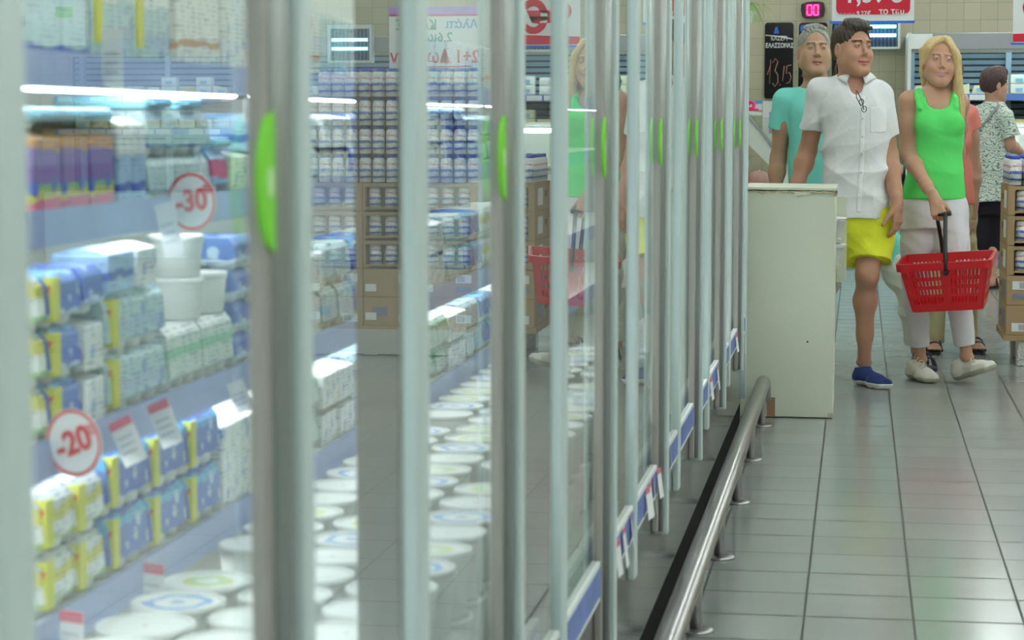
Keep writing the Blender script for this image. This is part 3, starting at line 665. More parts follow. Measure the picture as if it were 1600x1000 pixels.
# round white clock standing in front of the upper cheese shelf (mirrored in the doors)
t = thing('scale_dial', 'round white scale dial standing on the counter, seen mirrored in the doors', 'scale', (2.05, 17.9, 1.265))
bm = bmesh.new(); lathe(bm, [(.085, 0), (.085, .04), (.078, .05)], 28); bmesh.ops.rotate(bm, verts=bm.verts, matrix=Matrix.Rotation(math.pi/2, 3, 'X')); obj('dial_body', bm, STEEL, t, (0, 0, .30))
bm = bmesh.new(); lathe(bm, [(.074, 0), (.074, .003)], 28); bmesh.ops.rotate(bm, verts=bm.verts, matrix=Matrix.Rotation(math.pi/2, 3, 'X')); obj('dial_face', bm, mat('dial_face', (.9, .9, .9), .4), t, (0, -.05, .30))
bm = bmesh.new(); tube(bm, [(0, -.02, 0.002), (0, -.02, .23)], .018, 10); obj('column', bm, STEEL, t)
obj('foot', nbox(-.09, .09, -.10, .06, 0, .02, .004), STEEL, t)
obj('pan', nbox(-.10, .10, -.12, -.05, .10, .112, .003), STEEL, t)

# ------------------------------------------------------------------ serving counter in front of the cheese cabinet
def counter(name, lab, x0, x1, y0, y1, front='y'):
    t = thing(name, lab, 'serving counter', (0, 0, 0))
    obj('base', nbox(x0, x1, y0+.10, y1, .0, .78, .01), mat('counter_base', (.62, .64, .40), .4), t)
    obj('front_board', nbox(x0+.02, x1-.02, y0+.085, y0+.10, .10, .52), mat('counter_front', (.10, .22, .55), .4), t)
    obj('display_deck', nbox(x0, x1, y0+.02, y1-.25, .78, .83), WHT, t)
    obj('work_top', nbox(x0, x1, y1-.30, y1, 1.22, 1.26), STEEL, t); obj('rear_wall', nbox(x0, x1, y1-.30, y1-.26, .83, 1.22), WHT, t)
    bm = bmesh.new(); prism(bm, [(y0+.02, .83), (y0+.02, 1.02), (y0+.25, 1.22), (y0+.25, 1.225), (y0+.012, 1.02), (y0+.012, .83)], 'x', x0, x1); obj('curved_glass', bm, GLASS2, t)
    obj('glass_top', nbox(x0, x1, y0+.25, y1-.30, 1.218, 1.226), GLASS2, t)
    bm = bmesh.new(); tube(bm, [(x0+.05, y0+.27, 1.19), (x1-.05, y0+.27, 1.19)], .02, 8); obj('counter_lamp', bm, mat('counter_tube', (1, 1, 1), .3, emit=(.95, 1, 1), es=9), t)
    return t
def g2():
    m = bpy.data.materials.new('counter_glass'); m.use_nodes = True; nt = m.node_tree; N = nt.nodes; L = nt.links; N.clear()
    out = N.new('ShaderNodeOutputMaterial'); tr = N.new('ShaderNodeBsdfTransparent'); tr.inputs[0].default_value = (.93, .97, .95, 1); gl = N.new('ShaderNodeBsdfGlossy'); gl.inputs['Roughness'].default_value = .02
    mx = N.new('ShaderNodeMixShader'); mx.inputs[0].default_value = .1; L.new(tr.outputs[0], mx.inputs[1]); L.new(gl.outputs[0], mx.inputs[2]); L.new(mx.outputs[0], out.inputs[0]); return m
GLASS2 = g2()
counter('serving_counter', 'lit glass serving counter with trays in front of the cheese cabinet', 1.05, 2.75, 17.6, 18.55)
tr0 = thing('food_tray', 'steel tray of white cheese in the lit serving counter', 'tray', (1.2, 17.9, .832), 0, 'trays in the serving counter')
bm = bmesh.new(); box(bm, 0, .3, -.14, .14, 0, .004); box(bm, 0, .3, -.14, -.135, 0, .05); box(bm, 0, .3, .135, .14, 0, .05); box(bm, 0, .005, -.14, .14, 0, .05); box(bm, .295, .3, -.14, .14, 0, .05); obj('tray', bm, STEEL, tr0)
bm = bmesh.new(); box(bm, .02, .13, -.12, .12, .005, .075, 0, .012); box(bm, .15, .28, -.12, .12, .005, .09, 0, .015); obj('contents', bm, CHE[2], tr0)
for i in range(1, 4): dup(tr0, (1.2+i*.35, 17.9, .832))
# ------------------------------------------------------------------ deli counter along the left wall, its sloping end towards the camera
DW = mat('deli_white_frame', (.66, .72, .66), .4)
t = thing('deli_counter', 'white deli counter with sloping glass end beyond the pale display stand', 'deli counter', (0, 0, 0))
y0, y1 = 15.6, 19.4
def SX(px, py, y=y0): q = at(px, py, y); return (q.x, q.z)
P0 = SX(1150, 172); P1 = SX(1170, 182); P2 = SX(1232, 262); P3 = SX(1252, 300)
xr = P3[0]+.02
obj('base', nbox(-1.75, xr, y0, y1, .0, .68, .01), DW, t)
obj('bumper', nbox(xr, xr+.02, y0, y1, .60, .66), STEEL, t)
# sloping front as a frame bar at the near end and glass beyond
bm = bmesh.new(); prism(bm, [P0, (P1[0], P1[1]+.0), P2, P3, (P3[0]-.01, .68), (P3[0]-.10, .68), (P2[0]-.10, P2[1]-.02), (P1[0]-.06, P1[1]-.14), (P0[0]-.02, P0[1]-.16)], 'y', y0, y0+.05); obj('end_frame', bm, DW, t)
bm = bmesh.new(); prism(bm, [(P1[0]-.01, P1[1]-.01), (P2[0]-.01, P2[1]-.01), (P3[0]-.012, .70), (P3[0]-.006, .70), (P2[0], P2[1]), (P1[0], P1[1])], 'y', y0+.05, y1); obj('sloping_glass', bm, GLASS2, t)
bm = bmesh.new(); prism(bm, [(P1[0]-.02, P1[1]+.012), (P1[0], P1[1]+.02), (P2[0]+.01, P2[1]+.012), (P2[0], P2[1])], 'y', y0-.01, y0+.02); obj('steel_edge', bm, STEEL, t)
obj('top_shelf', nbox(-1.75, P0[0]+.02, y0, y1, P0[1]-.03, P0[1]), DW, t)
obj('rear', nbox(-1.8, -1.75, y0, y1, 0, P0[1]), DW, t)
for s, (a, b) in enumerate((((1186, 204), (1197, 219)), ((1199, 222), (1207, 233)))):
    A, B_ = SX(*a), SX(*b); bm = bmesh.new(); prism(bm, [A, (A[0]+.02, A[1]+.0), (B_[0]+.02, B_[1]), B_], 'y', y0-.008, y0+.001); obj('dark_label', bm, mat('grey_label', (.12, .13, .15), .4) if s == 0 else mat('blue_label', (.10, .22, .60), .4), t)
MEATS = [mat('ham_pink', (.62, .34, .30), .45, var=.2, vscale=30), mat('cured_ochre', (.62, .45, .22), .5, var=.25, vscale=30), mat('lilac_film', (.62, .55, .72), .2)]
mp = []
for i, (mm, nm) in enumerate(zip(MEATS, ('pink ham joint', 'ochre cured cheese wheel', 'lilac wrapped sausage'))):
    u = thing(('ham_joint', 'cured_cheese', 'wrapped_sausage')[i], nm+' in the end of the deli counter', 'delicatessen', (0, 0, 0)); bm = bmesh.new()
    if i == 2: tube(bm, [(-.09, 0, .04), (-.07, 0, .045), (.07, 0, .045), (.09, 0, .04)], [.015, .042, .042, .015], 14)
    else: lathe(bm, [(.05, 0), (.08, .02), (.085, .06), (.06, .10), (.02, .115)], 18)
    obj('body', bm, mm, u)
    bm = bmesh.new(); tube(bm, [(0, 0, .08), (.01, 0, .12)], .006, 6); obj('string', bm, CARD, u); mp.append(u)
k = 0; first = {}
for (x, z) in ((-.93, .682), (-.75, .682), (-.57, .682), (-.90, .799), (-.71, .799), (-.84, .916)):
    i = (k*2+1) % 3; k += 1; pl = ['lowest row', 'second row', 'top row'][0 if z < .7 else (1 if z < .9 else 2)]
    if i not in first: first[i] = 1; mp[i].location = (x, y0+.17, z); mp[i]['group'] = 'goods in the deli counter end'
    else: dup(mp[i], (x, y0+.17, z), rz=.2*k, group='goods in the deli counter end')
# magenta bow and hanging plant
t = thing('magenta_bow', 'bright magenta ribbon bow on top of the deli counter', 'bow', at(1166, 170, y0+.1)); t.location.z = P0[1]
for s in (-1, 1):
    bm = bmesh.new(); tube(bm, [(0, 0, .02), (s*.03, 0, .06), (s*.055, 0, .05), (s*.05, 0, .01), (0, 0, .015)], [.006, .014, .016, .014, .006], 8); obj('loop', bm, mat('magenta', (.85, .02, .20), .4), t)
bm = bmesh.new(); tube(bm, [(0, -.01, .0), (.05, -.02, -.0+.005), (.09, -.02, .004)], .008, 6); obj('tail', bm, MATS['magenta'], t)
t = thing('hanging_plant', 'hanging green spider plant at the top beside the last glass door', 'hanging plant', at(1165, 30, 16.5))
LEAF = mat('spider_leaf', (.28, .46, .12), .5, var=.3, vscale=15)
bm = bmesh.new(); lathe(bm, [(.05, -.04), (.07, .05), (.075, .06)], 16); obj('pot', bm, PLAST, t)
bm = bmesh.new(); rr = random.Random(9)
for i in range(110):
    a = rr.uniform(0, 6.28); L_ = rr.uniform(.10, .24); dr = rr.uniform(.04, .20); d = Vector((math.cos(a), math.sin(a)*.8, 0)); p0 = Vector((0, 0, .06))
    pts = [p0+d*L_*q+Vector((0, 0, .09*math.sin(q*2.2)-dr*q*q)) for q in (0, .25, .5, .75, 1)]
    s = d.cross(Vector((0, 0, 1)))*.006; last = None
    for q, pp in enumerate(pts):
        ww = s*(1.1-.22*q); cur = (bm.verts.new(pp-ww), bm.verts.new(pp+ww))
        if last: bm.faces.new((last[0], last[1], cur[1], cur[0]))
        last = cur
tag(obj('leaves', bm, LEAF, t), kind='stuff')
bm = bmesh.new(); tube(bm, [(0, 0, .06), (0, 0, 3.48-t.location.z)], .002, 5); obj('hanging_wire', bm, STEEL, t)

t = thing('added_tint_cooler', 'added pale blue chest cooler hidden behind the shoppers to tint the floor reflection', 'cooler', (0, 0, 0))  # unseen cooler, added so the far floor mirrors its pale blue
obj('body', nbox(-.38, .38, 19.62, 20.47, .03, .80, .02), PALEB, t); obj('foot', nbox(-.36, .36, 19.66, 20.45, 0, .03), DARK, t)
bm = bmesh.new(); box(bm, -.39, .39, 19.60, 19.66, .80, .88, 0, .01); box(bm, -.39, .39, 20.42, 20.48, .80, .88, 0, .01); box(bm, -.39, -.34, 19.66, 20.42, .80, .88); box(bm, .34, .39, 19.66, 20.42, .80, .88); obj('rim', bm, WHT, t)
obj('glass_lid', nbox(-.34, .34, 19.66, 20.42, .855, .861), GLASS2, t)

# ------------------------------------------------------------------ hanging price signs
RED = mat('sign_red', (.68, .006, .04), .5); BLUEB = mat('sign_blue', (.04, .16, .75), .5); PAPER = mat('sign_white', (.80, .82, .84), .5)
def sign(px0, px1, pyb, Y, H, lab):
    a = at(px0, pyb, Y); b = at(px1, pyb, Y); w = b.x-a.x
    t = thing('hanging_price_sign', lab, 'sign', ((a.x+b.x)/2, Y, a.z))
    obj('panel', nbox(-w/2, w/2, 0, .006, .012, H), PAPER, t)
    obj('blue_edge', nbox(-w/2-.012, w/2+.004, -.003, .009, 0, .014), BLUEB, t)
    for s in (-1, 1): bm = bmesh.new(); tube(bm, [(s*w*.4, .003, H-.01), (s*w*.4, .003, 3.5-a.z)], .0015, 5); obj('hanging_wire', bm, STEEL, t)
    return t, w
t, w_ = sign(1300, 1428, 37, 12.6, .36, 'white and red hanging price sign reading 1,39 euro above the dark haired man')
bm = bmesh.new(); prism(bm, [(x, z+.19) for x, z in rrect(w_-.045, .28, .035)], 'y', -.003, 0); obj('red_field', bm, RED, t)
text('lettering', '1,39€', .175, PAPER, t, (.0, -.004, .172), (math.pi/2, 0, 0), .0006, bold=.003, sx=.8)
text('lettering', 'το τεμ.', .050, PAPER, t, (.110, -.004, .066), (math.pi/2, 0, 0), .0006, bold=.0008)
text('lettering', '9,27€', .034, PAPER, t, (-.052, -.004, .056), (math.pi/2, 0, 0), .0006, bold=.0005)
text('lettering', 'τιμή κιλού', .018, PAPER, t, (-.142, -.004, .053), (math.pi/2, 0, 0), .0006)
t, w_ = sign(1582, 1692, 70, 15.6, .42, 'white hanging sign with a large red 9 at the right edge, above the stack')
text('lettering', '9€', .30, RED, t, (-.0, -.004, .20), (math.pi/2, 0, 0), .0006, bold=.012)
bm = bmesh.new(); prism(bm, [(-w_/2+.002, .02), (w_/2-.002, .02), (w_/2-.002, .09), (-w_/2+.002, .075)], 'y', -.003, 0); obj('red_band', bm, RED, t)
t = thing('hanging_flyer_sign', 'pale hanging flyer sign with red and green marks, mirrored beside the first handle', 'sign', (2.62, 9.2, 1.60))
obj('panel', nbox(-.2, .2, 0, .006, 0, .45), PAPER, t)
for (x, z, m_) in ((-.1, .30, RED), (.02, .33, RED), (-.12, .12, GRN), (.1, .2, GRN), (.1, .08, INK)): obj('printed_mark', nbox(x-.03, x+.05, -.003, 0, z, z+.05), m_, t)
for s in (-.15, .15): bm = bmesh.new(); tube(bm, [(s, .003, .44), (s, .003, 1.9)], .0015, 5); obj('hanging_wire', bm, STEEL, t)

# ------------------------------------------------------------------ pallet stack of salt shakers in boxes
CB = mat('cardboard', (.42, .28, .15), .75, var=.06, vscale=12); CBD = mat('cardboard_hole_shade', (.16, .11, .07), .8); FOIL = mat('diamond_foil', (.60, .58, .55), .3, .7, bump=.8, bscale=90)
SALTL = band_mat('salt_label', [(0, Wc), (.15, BL), (.22, Wc), (.36, (.30, .36, .62)), (.47, Wc), (.62, (.78, .35, .36)), (.68, Wc)], .15, (.72, .74, .78), wob=.05)
CAPB = mat('blue_cap', (.05, .10, .55), .35)
YK = 11.5
def shaker():
    t = thing('salt_shaker', 'x', 'salt shaker')
    bm = bmesh.new(); lathe(bm, [(.030, 0), (.033, .004), (.033, .118), (.029, .128), (.022, .134)], 16); obj('bottle', bm, PLAST, t)
    bm = bmesh.new(); lathe(bm, [(.0335, .012), (.0335, .112)], 16); lb = obj('label', bm, SALTL, t)
    text('lettering', 'ΚΑΛΑΣ', .017, CAPB, lb, (0, -.0345, .065), (math.pi/2, 0, 0), .0004, bold=.0006)
    bm = bmesh.new(); lathe(bm, [(.024, .132), (.025, .136), (.025, .148), (.021, .151)], 16); obj('cap', bm, CAPB, t)
    return t
sh0 = shaker(); su = [0]
def put_sh(x, y, z, lab, grp, hs=1):
    if not su[0]: su[0] = 1; sh0.location = (x, y, z); sh0.scale = (1, 1, hs); sh0['label'] = lab; sh0['group'] = grp
    else: dup(sh0, (x, y, z), label=lab, group=grp, s=(1, 1, hs))
X0, BW, BH, BD = .765, .31, .153, .60
ZP = .165
def carton(col, row, win):
    x = X0+col*(BW+.004); z = ZP+row*(BH+.002)
    nm = 'column %s' % ['beside the aisle', 'second from the aisle', 'third from the aisle', 'fourth from the aisle', 'fifth from the aisle'][col]
    t = thing('salt_carton', 'brown %s carton, %s' % ('windowed' if win else 'barcoded', ['bottom row, ', 'second row up, ', 'middle row, ', 'fourth row up, ', 'top row, '][row]+nm), 'carton', (x, YK, z))
    bm = bmesh.new()
    if win:
        a, b, c, d = .035, BW-.012, .022, BH-.022
        box(bm, 0, BW, .09, BD, 0, BH); box(bm, 0, a, 0, .09, 0, BH); box(bm, b, BW, 0, .09, 0, BH); box(bm, a, b, 0, .09, 0, .012); box(bm, a, b, 0, .004, 0, c); box(bm, a, b, 0, .004, d, BH); box(bm, a, b, 0, .09, BH-.003, BH)
    else: box(bm, 0, BW, 0, BD, 0, BH, 0, .003)
    obj('box', bm, CB, t)
    if not win:
        l = obj('white_label', nbox(.03, .115, -.0015, 0, .018, .062) if row == 0 else nbox(.03, .115, -.0015, 0, .080, .124), CARD, t)
        zz = .024 if row == 0 else .086
        for k in range(9): obj('bar', nbox(.066+k*.005, .066+k*.005+(.0025 if k % 2 else .0015), -.0022, -.0015, zz, zz+.032), INK, l)
        obj('grey_print', nbox(.03, .115, -.001, 0, .03, .058) if row else nbox(.18, .26, -.001, 0, .05, .10), mat('carton_print', (.22, .22, .30), .7, var=.5, vscale=70), t)
        obj('white_label', nbox(.24, .30, -.0015, 0, .03, .07), CARD, t)
    else:
        for k in range(3):
            put_sh(x+.075+k*.088, YK+.045, z+.0125, 'salt shaker in a carton window, '+nm+', '+['', '', 'lowest', 'middle', 'top'][row]+' window row', 'shakers in the carton windows, '+nm+', '+['', '', 'lowest', 'middle', 'top'][row]+' row', .88)
    # side print and painted shade of a hand hole
    obj('side_print', nbox(-.0012, 0, .12, .30, .03, BH-.03), CARD if win else mat('carton_print', (.22, .22, .30), .7), t)
    obj('hand_hole_shade', nbox(-.0012, 0, .38, .47, .07, .10), CBD, t)  # flat plate on the side, its dark colour paints the shade in a hole
for col in range(5):
    for row in range(5): carton(col, row, row >= 2)
ztop = ZP+5*(BH+.002)
for i in range(4):
    for j in range(7):
        put_sh(X0+.036+i*.072, YK+.04+j*.078, ztop, 'salt shaker on the low corner of the stack by the aisle', 'shakers on the low corner of the pallet stack')
for l in range(4):
    n0 = 0 if l < 1 else 0
    n = [16, 15, 14, 12][l]
    for i in range(n):
        for j in range(2 if l == 3 else 1):
            put_sh(X0+.036+4*.072+.012+i*.0745, YK+.04+j*.078, ztop+l*.154, 'salt shaker in the tall tiers, %s tier, front row on the pallet stack' % ['lowest', 'second', 'third', 'topmost'][l], 'shakers in the %s tier of the tall stack' % ['lowest', 'second', 'third', 'topmost'][l])
    if l < 3:
        u = thing('tier_tray', 'flat brown cardboard tray between the %s shaker tiers' % ['lowest', 'second', 'third'][l], 'cardboard tray', (0, 0, 0)); obj('tray', nbox(X0+.30, X0+.30+[15.3, 14.3, 13.0][l]*.0745, YK+.002, YK+.30, ztop+l*.154+.1512, ztop+l*.154+.1538), CB, u)
    bm = nbox(X0+.31, X0+.30+(n-.3)*.0745, YK+.09 if l < 3 else YK+.17, YK+.45, ztop+l*.154, ztop+l*.154+.150)
    u = thing('inner_carton', 'brown cardboard block behind the %s shaker tier' % ['lowest', 'second', 'third', 'topmost'][l], 'carton', (0, 0, 0)); obj('box', bm, CB, u)
# pallet with foil-wrapped legs
t = thing('display_pallet', 'low pallet with foil-wrapped legs carrying the carton stack', 'pallet', (0, 0, 0))
obj('deck', nbox(X0-.01, X0+5*(BW+.004), YK-.01, YK+BD, ZP-.03, ZP-.001), CB, t)
for i in range(6):
    for j in range(2): obj('leg', nbox(X0+.06+i*.27, X0+.14+i*.27, YK+.02+j*.45, YK+.11+j*.45, 0, ZP-.03, .006), FOIL, t)
obj('skirt', nbox(X0+.45, X0+5*BW, YK-.012, YK-.004, .01, ZP-.02), mat('grey_skirt', (.50, .50, .47), .4, bump=.4, bscale=60), t)
# hand-written offer sign on top of the tall stack
t = thing('offer_sign', 'handwritten white offer sign standing on the tall shaker stack', 'sign', (1.33, YK+.12, ztop+4*.154-.003)); W_, H_ = .50, .33
obj('card', nbox(-W_/2, W_/2, 0, .006, 0, H_), PAPER, t)
obj('printed_heading', nbox(-W_/2, W_/2, -.002, 0, H_-.04, H_), mat('purple_heading', (.45, .25, .75), .5, var=.3, vscale=8), t)
obj('red_line', nbox(-W_/2, W_/2, -.0025, 0, H_-.05, H_-.04), RED, t)
text('lettering', 'Αλάτι', .065, mat('blue_marker', (.08, .35, .65), .6), t, (-.15, -.003, H_-.095), (math.pi/2, 0, 0), .0005, bold=.001)
text('lettering', 'ΚΑΛΑΣ', .075, mat('green_marker', (.05, .28, .22), .6), t, (.10, -.003, H_-.10), (math.pi/2, 0, 0), .0005, bold=.001, sx=.9)
text('lettering', '2.6ιω', .07, MATS['green_marker'], t, (-.02, -.003, H_-.165), (math.pi/2, 0, 0), .0005, bold=.001)
text('lettering', '2+1 Δωρεάν', .098, RED, t, (0, -.003, .06), (math.pi/2, 0, 0), .0005, bold=.0015, sx=.88)
bm = bmesh.new(); tube(bm, [(-.2, -.003, .012), (.05, -.003, .008)], .003, 6); obj('underline', bm, RED, t)
# ------------------------------------------------------------------ signed-distance modelling of people and clothes
class Field:
    def __init__(s, lo, hi, fine=(), coarse=.007, res=.003):
        """grid over lo..hi; fine = list of (centre, half-size) boxes that get spacing res on each axis"""
        ax = []
        for a in range(3):
            x = lo[a]; c = [x]
            while x < hi[a]:
                st = coarse
                for (cc, hs) in fine:
                    h = hs[a] if isinstance(hs, (tuple, list)) else hs
                    if abs(x-cc[a]) <= h: st = res
                x += st; c.append(x)
            ax.append(np.array(c, dtype=np.float32))
        s.ax = ax; s.d = np.full([len(a) for a in ax], .08, dtype=np.float32)
    def sub(s, lo, hi):
        sl = []
        for a in range(3):
            i0 = max(0, int(np.searchsorted(s.ax[a], lo[a]))-1); i1 = min(len(s.ax[a]), int(np.searchsorted(s.ax[a], hi[a]))+1)
            if i1 <= i0: return None
            sl.append(slice(i0, i1))
        g = (s.ax[0][sl[0]][:, None, None], s.ax[1][sl[1]][None, :, None], s.ax[2][sl[2]][None, None, :])
        return tuple(sl), g
    def comb(s, sl, v, k, mode):
        d = s.d[sl]
        if mode == 'add':
            if k > 0: h = np.clip(.5+.5*(d-v)/k, 0, 1); r = d*(1-h)+v*h-k*h*(1-h)
            else: r = np.minimum(d, v)
        else:
            v = -v
            if k > 0: h = np.clip(.5-.5*(d-v)/k, 0, 1); r = d*(1-h)+v*h+k*h*(1-h)
            else: r = np.maximum(d, v)
        s.d[sl] = r
    def cone(s, a, b, ra, rb, k=.02, mode='add', clip=None):
        a = np.array(a, float); b = np.array(b, float); m = max(ra, rb)+k+.02
        q = s.sub(np.minimum(a, b)-m, np.maximum(a, b)+m)
        if q is None: return
        sl, (X, Y, Z) = q; ab = b-a; L = max(1e-9, ab.dot(ab))
        t = np.clip(((X-a[0])*ab[0]+(Y-a[1])*ab[1]+(Z-a[2])*ab[2])/L, 0, 1)
        v = np.sqrt((X-a[0]-t*ab[0])**2+(Y-a[1]-t*ab[1])**2+(Z-a[2]-t*ab[2])**2)-(ra+(rb-ra)*t)
        if clip is not None:
            for (p, n) in clip: v = np.maximum(v, (X-p[0])*n[0]+(Y-p[1])*n[1]+(Z-p[2])*n[2])
        s.comb(sl, v, k, mode)
    def ell(s, c, r, k=.02, mode='add', M=None):
        c = np.array(c, float); m = max(r)+k+.02
        q = s.sub(c-m, c+m)
        if q is None: return
        sl, (X, Y, Z) = q; x, y, z = X-c[0], Y-c[1], Z-c[2]
        if M is not None:
            R = np.array(M); x, y, z = (R[0][0]*x+R[1][0]*y+R[2][0]*z, R[0][1]*x+R[1][1]*y+R[2][1]*z, R[0][2]*x+R[1][2]*y+R[2][2]*z)
        e = np.sqrt((x/r[0])**2+(y/r[1])**2+(z/r[2])**2); g = np.sqrt((x/r[0]**2)**2+(y/r[1]**2)**2+(z/r[2]**2)**2)+1e-6
        s.comb(sl, e*(e-1)/g, k, mode)
    def loft(s, st, k=.02, yaw=0, p=2.3, mode='add', caps=(0, 0), flare=None):
        """st: (z, cx, cy, rx, ry) from bottom to top"""
        st = sorted(st); Z_ = np.array([q[0] for q in st]); P = np.array([q[1:] for q in st])
        lo = (P[:, 0].min()-P[:, 2:].max()-.06, P[:, 1].min()-P[:, 2:].max()-.06, Z_[0]-.05); hi = (P[:, 0].max()+P[:, 2:].max()+.06, P[:, 1].max()+P[:, 2:].max()+.06, Z_[-1]+.05)
        q = s.sub(lo, hi)
        if q is None: return
        sl, (X, Y, Z) = q; z = Z[0, 0]
        # smooth interpolation
        zz = np.linspace(Z_[0], Z_[-1], 200); C = [np.interp(zz, Z_, P[:, i]) for i in range(4)]
        kk = 17; ker = np.hanning(kk+2)[1:-1]; ker /= ker.sum()
        C = [np.convolve(np.pad(c, kk//2, mode='edge'), ker, 'valid') for c in C]
        cx, cy, rx, ry = [np.interp(z, zz, c).astype(np.float32)[None, None, :] for c in C]
        ca, sa = math.cos(yaw), math.sin(yaw); x = (X-cx)*ca+(Y-cy)*sa; y = -(X-cx)*sa+(Y-cy)*ca
        e = (np.abs(x/rx)**p+np.abs(y/ry)**p)**(1/p)
        g = np.sqrt((x/rx**2)**2+(y/ry**2)**2)/np.maximum(e, 1e-3)+1e-4
        v = (e-1)/np.maximum(g, 1/np.maximum(rx, ry))
        for zc, sg, rd in ((Z_[-1], 1, caps[1]), (Z_[0], -1, caps[0])):
            w = sg*(Z-zc)
            if rd > 0: h = np.clip(.5-.5*(v-w-rd*0)/rd, 0, 1); v = v*(1-h)+w*h+rd*h*(1-h)
            else: v = np.maximum(v, w)
        s.comb(sl, v, k, mode)
    def cut(s, p, n, band=None):
        """keep the side where (x-p).n<0"""
        X, Y, Z = s.ax[0][:, None, None], s.ax[1][None, :, None], s.ax[2][None, None, :]
        v = (X-p[0])*n[0]+(Y-p[1])*n[1]+(Z-p[2])*n[2]
        s.d = np.maximum(s.d, v.astype(np.float32))
    def noise(s, amp, freq, seed=0, dirs=None, zr=None):
        """cloth folds: warped directional sines"""
        r = random.Random(seed); X, Y, Z = s.ax[0][:, None, None], s.ax[1][None, :, None], s.ax[2][None, None, :]
        n = np.zeros_like(s.d); m = np.abs(s.d) < .03
        for i in range(5):
            d = dirs[i % len(dirs)] if dirs else (r.uniform(-1, 1), r.uniform(-.6, .6), r.uniform(-1, 1))
            f = freq*r.uniform(.6, 1.5); a, b, c, e = [r.uniform(0, 6) for _ in range(4)]
            ph = f*(d[0]*X+d[1]*Y+d[2]*Z)+1.6*np.sin(X*freq*.31+a+Z*freq*.17)+1.3*np.sin(Z*freq*.27+b-Y*9)
            n += ((1-2*np.abs(np.sin(ph*.5+c))**.7)*(.5+.5*np.sin(X*freq*.2+Z*freq*.33+e)))/2.6
        s.d = np.where(m, s.d-amp*(n-.1), s.d)
    def mesh(s):
        return surface_nets(s.d, s.ax)

def surface_nets(d, ax):
    s = d < 0; nx, ny, nz = d.shape
    c = np.zeros((nx-1, ny-1, nz-1), dtype=np.uint8)
    for i in (0, 1):
        for j in (0, 1):
            for k in (0, 1): c += s[i:nx-1+i, j:ny-1+j, k:nz-1+k]
    act = (c > 0) & (c < 8); I, J, K = np.nonzero(act); n = len(I)
    idx = np.full(act.shape, -1, dtype=np.int64); idx[I, J, K] = np.arange(n)
    P = np.zeros((n, 3)); W = np.zeros(n)
    co = [(0, 0, 0), (1, 0, 0), (0, 1, 0), (1, 1, 0), (0, 0, 1), (1, 0, 1), (0, 1, 1), (1, 1, 1)]
    ed = [(0, 1), (2, 3), (4, 5), (6, 7), (0, 2), (1, 3), (4, 6), (5, 7), (0, 4), (1, 5), (2, 6), (3, 7)]
    V = [d[I+a, J+b, K+e] for a, b, e in co]; Q = [np.stack([ax[0][I+a], ax[1][J+b], ax[2][K+e]], 1).astype(float) for a, b, e in co]
    for a, b in ed:
        va, vb = V[a], V[b]; m = (va < 0) != (vb < 0); t = np.where(m, va/np.where(m, va-vb, 1), 0)[:, None]
        P += np.where(m[:, None], Q[a]*(1-t)+Q[b]*t, 0); W += m
    P /= W[:, None]; F = []
    for axis in range(3):
        sl0 = [slice(None)]*3; sl1 = [slice(None)]*3; sl0[axis] = slice(0, -1); sl1[axis] = slice(1, None)
        a, b = s[tuple(sl0)], s[tuple(sl1)]
        o = [q for q in range(3) if q != axis]
        # interior in the other two axes
        tr = [slice(None)]*3
        for q in o: tr[q] = slice(1, -1)
        a, b = a[tuple(tr)], b[tuple(tr)]; ch = np.nonzero(a != b); val = a[ch]
        base = [ch[0].copy(), ch[1].copy(), ch[2].copy()]
        for q in o: base[q] = base[q]+1
        def cell(d1, d2):
            r = [base[0].copy(), base[1].copy(), base[2].copy()]; r[o[0]] -= d1; r[o[1]] -= d2; return idx[r[0], r[1], r[2]]
        q4 = np.stack([cell(1, 1), cell(0, 1), cell(0, 0), cell(1, 0)], 1)
        flip = val if axis != 1 else ~val
        q4 = np.where(flip[:, None], q4, q4[:, ::-1]); F.append(q4)
    return P, np.concatenate(F)

def to_obj(name, pf, mats, parent=None, origin=(0, 0, 0), matfn=None, smooth=1, cull=None):
    P, F = pf
    # light relaxation to take off the grid steps
    for _ in range(smooth):
        acc = np.zeros_like(P); cn = np.zeros(len(P))
        for a, b in ((0, 1), (1, 2), (2, 3), (3, 0)):
            np.add.at(acc, F[:, a], P[F[:, b]]); np.add.at(cn, F[:, a], 1); np.add.at(acc, F[:, b], P[F[:, a]]); np.add.at(cn, F[:, b], 1)
        P = P*.5+.5*acc/np.maximum(cn, 1)[:, None]
    me = bpy.data.meshes.new(name); P = P-np.array(origin)
    me.vertices.add(len(P)); me.vertices.foreach_set('co', P.astype(np.float32).ravel())
    me.loops.add(len(F)*4); me.loops.foreach_set('vertex_index', F.astype(np.int32).ravel())
    me.polygons.add(len(F)); me.polygons.foreach_set('loop_start', np.arange(0, len(F)*4, 4, dtype=np.int32)); me.polygons.foreach_set('loop_total', np.full(len(F), 4, dtype=np.int32))
    me.polygons.foreach_set('use_smooth', np.ones(len(F), dtype=bool)); me.update(calc_edges=True)
    o = obj(name, me, mats, parent)
    if matfn is not None:
        cen = P[F].mean(1)+np.array(origin); me.polygons.foreach_set('material_index', matfn(cen).astype(np.int32)); me.update()
    return o

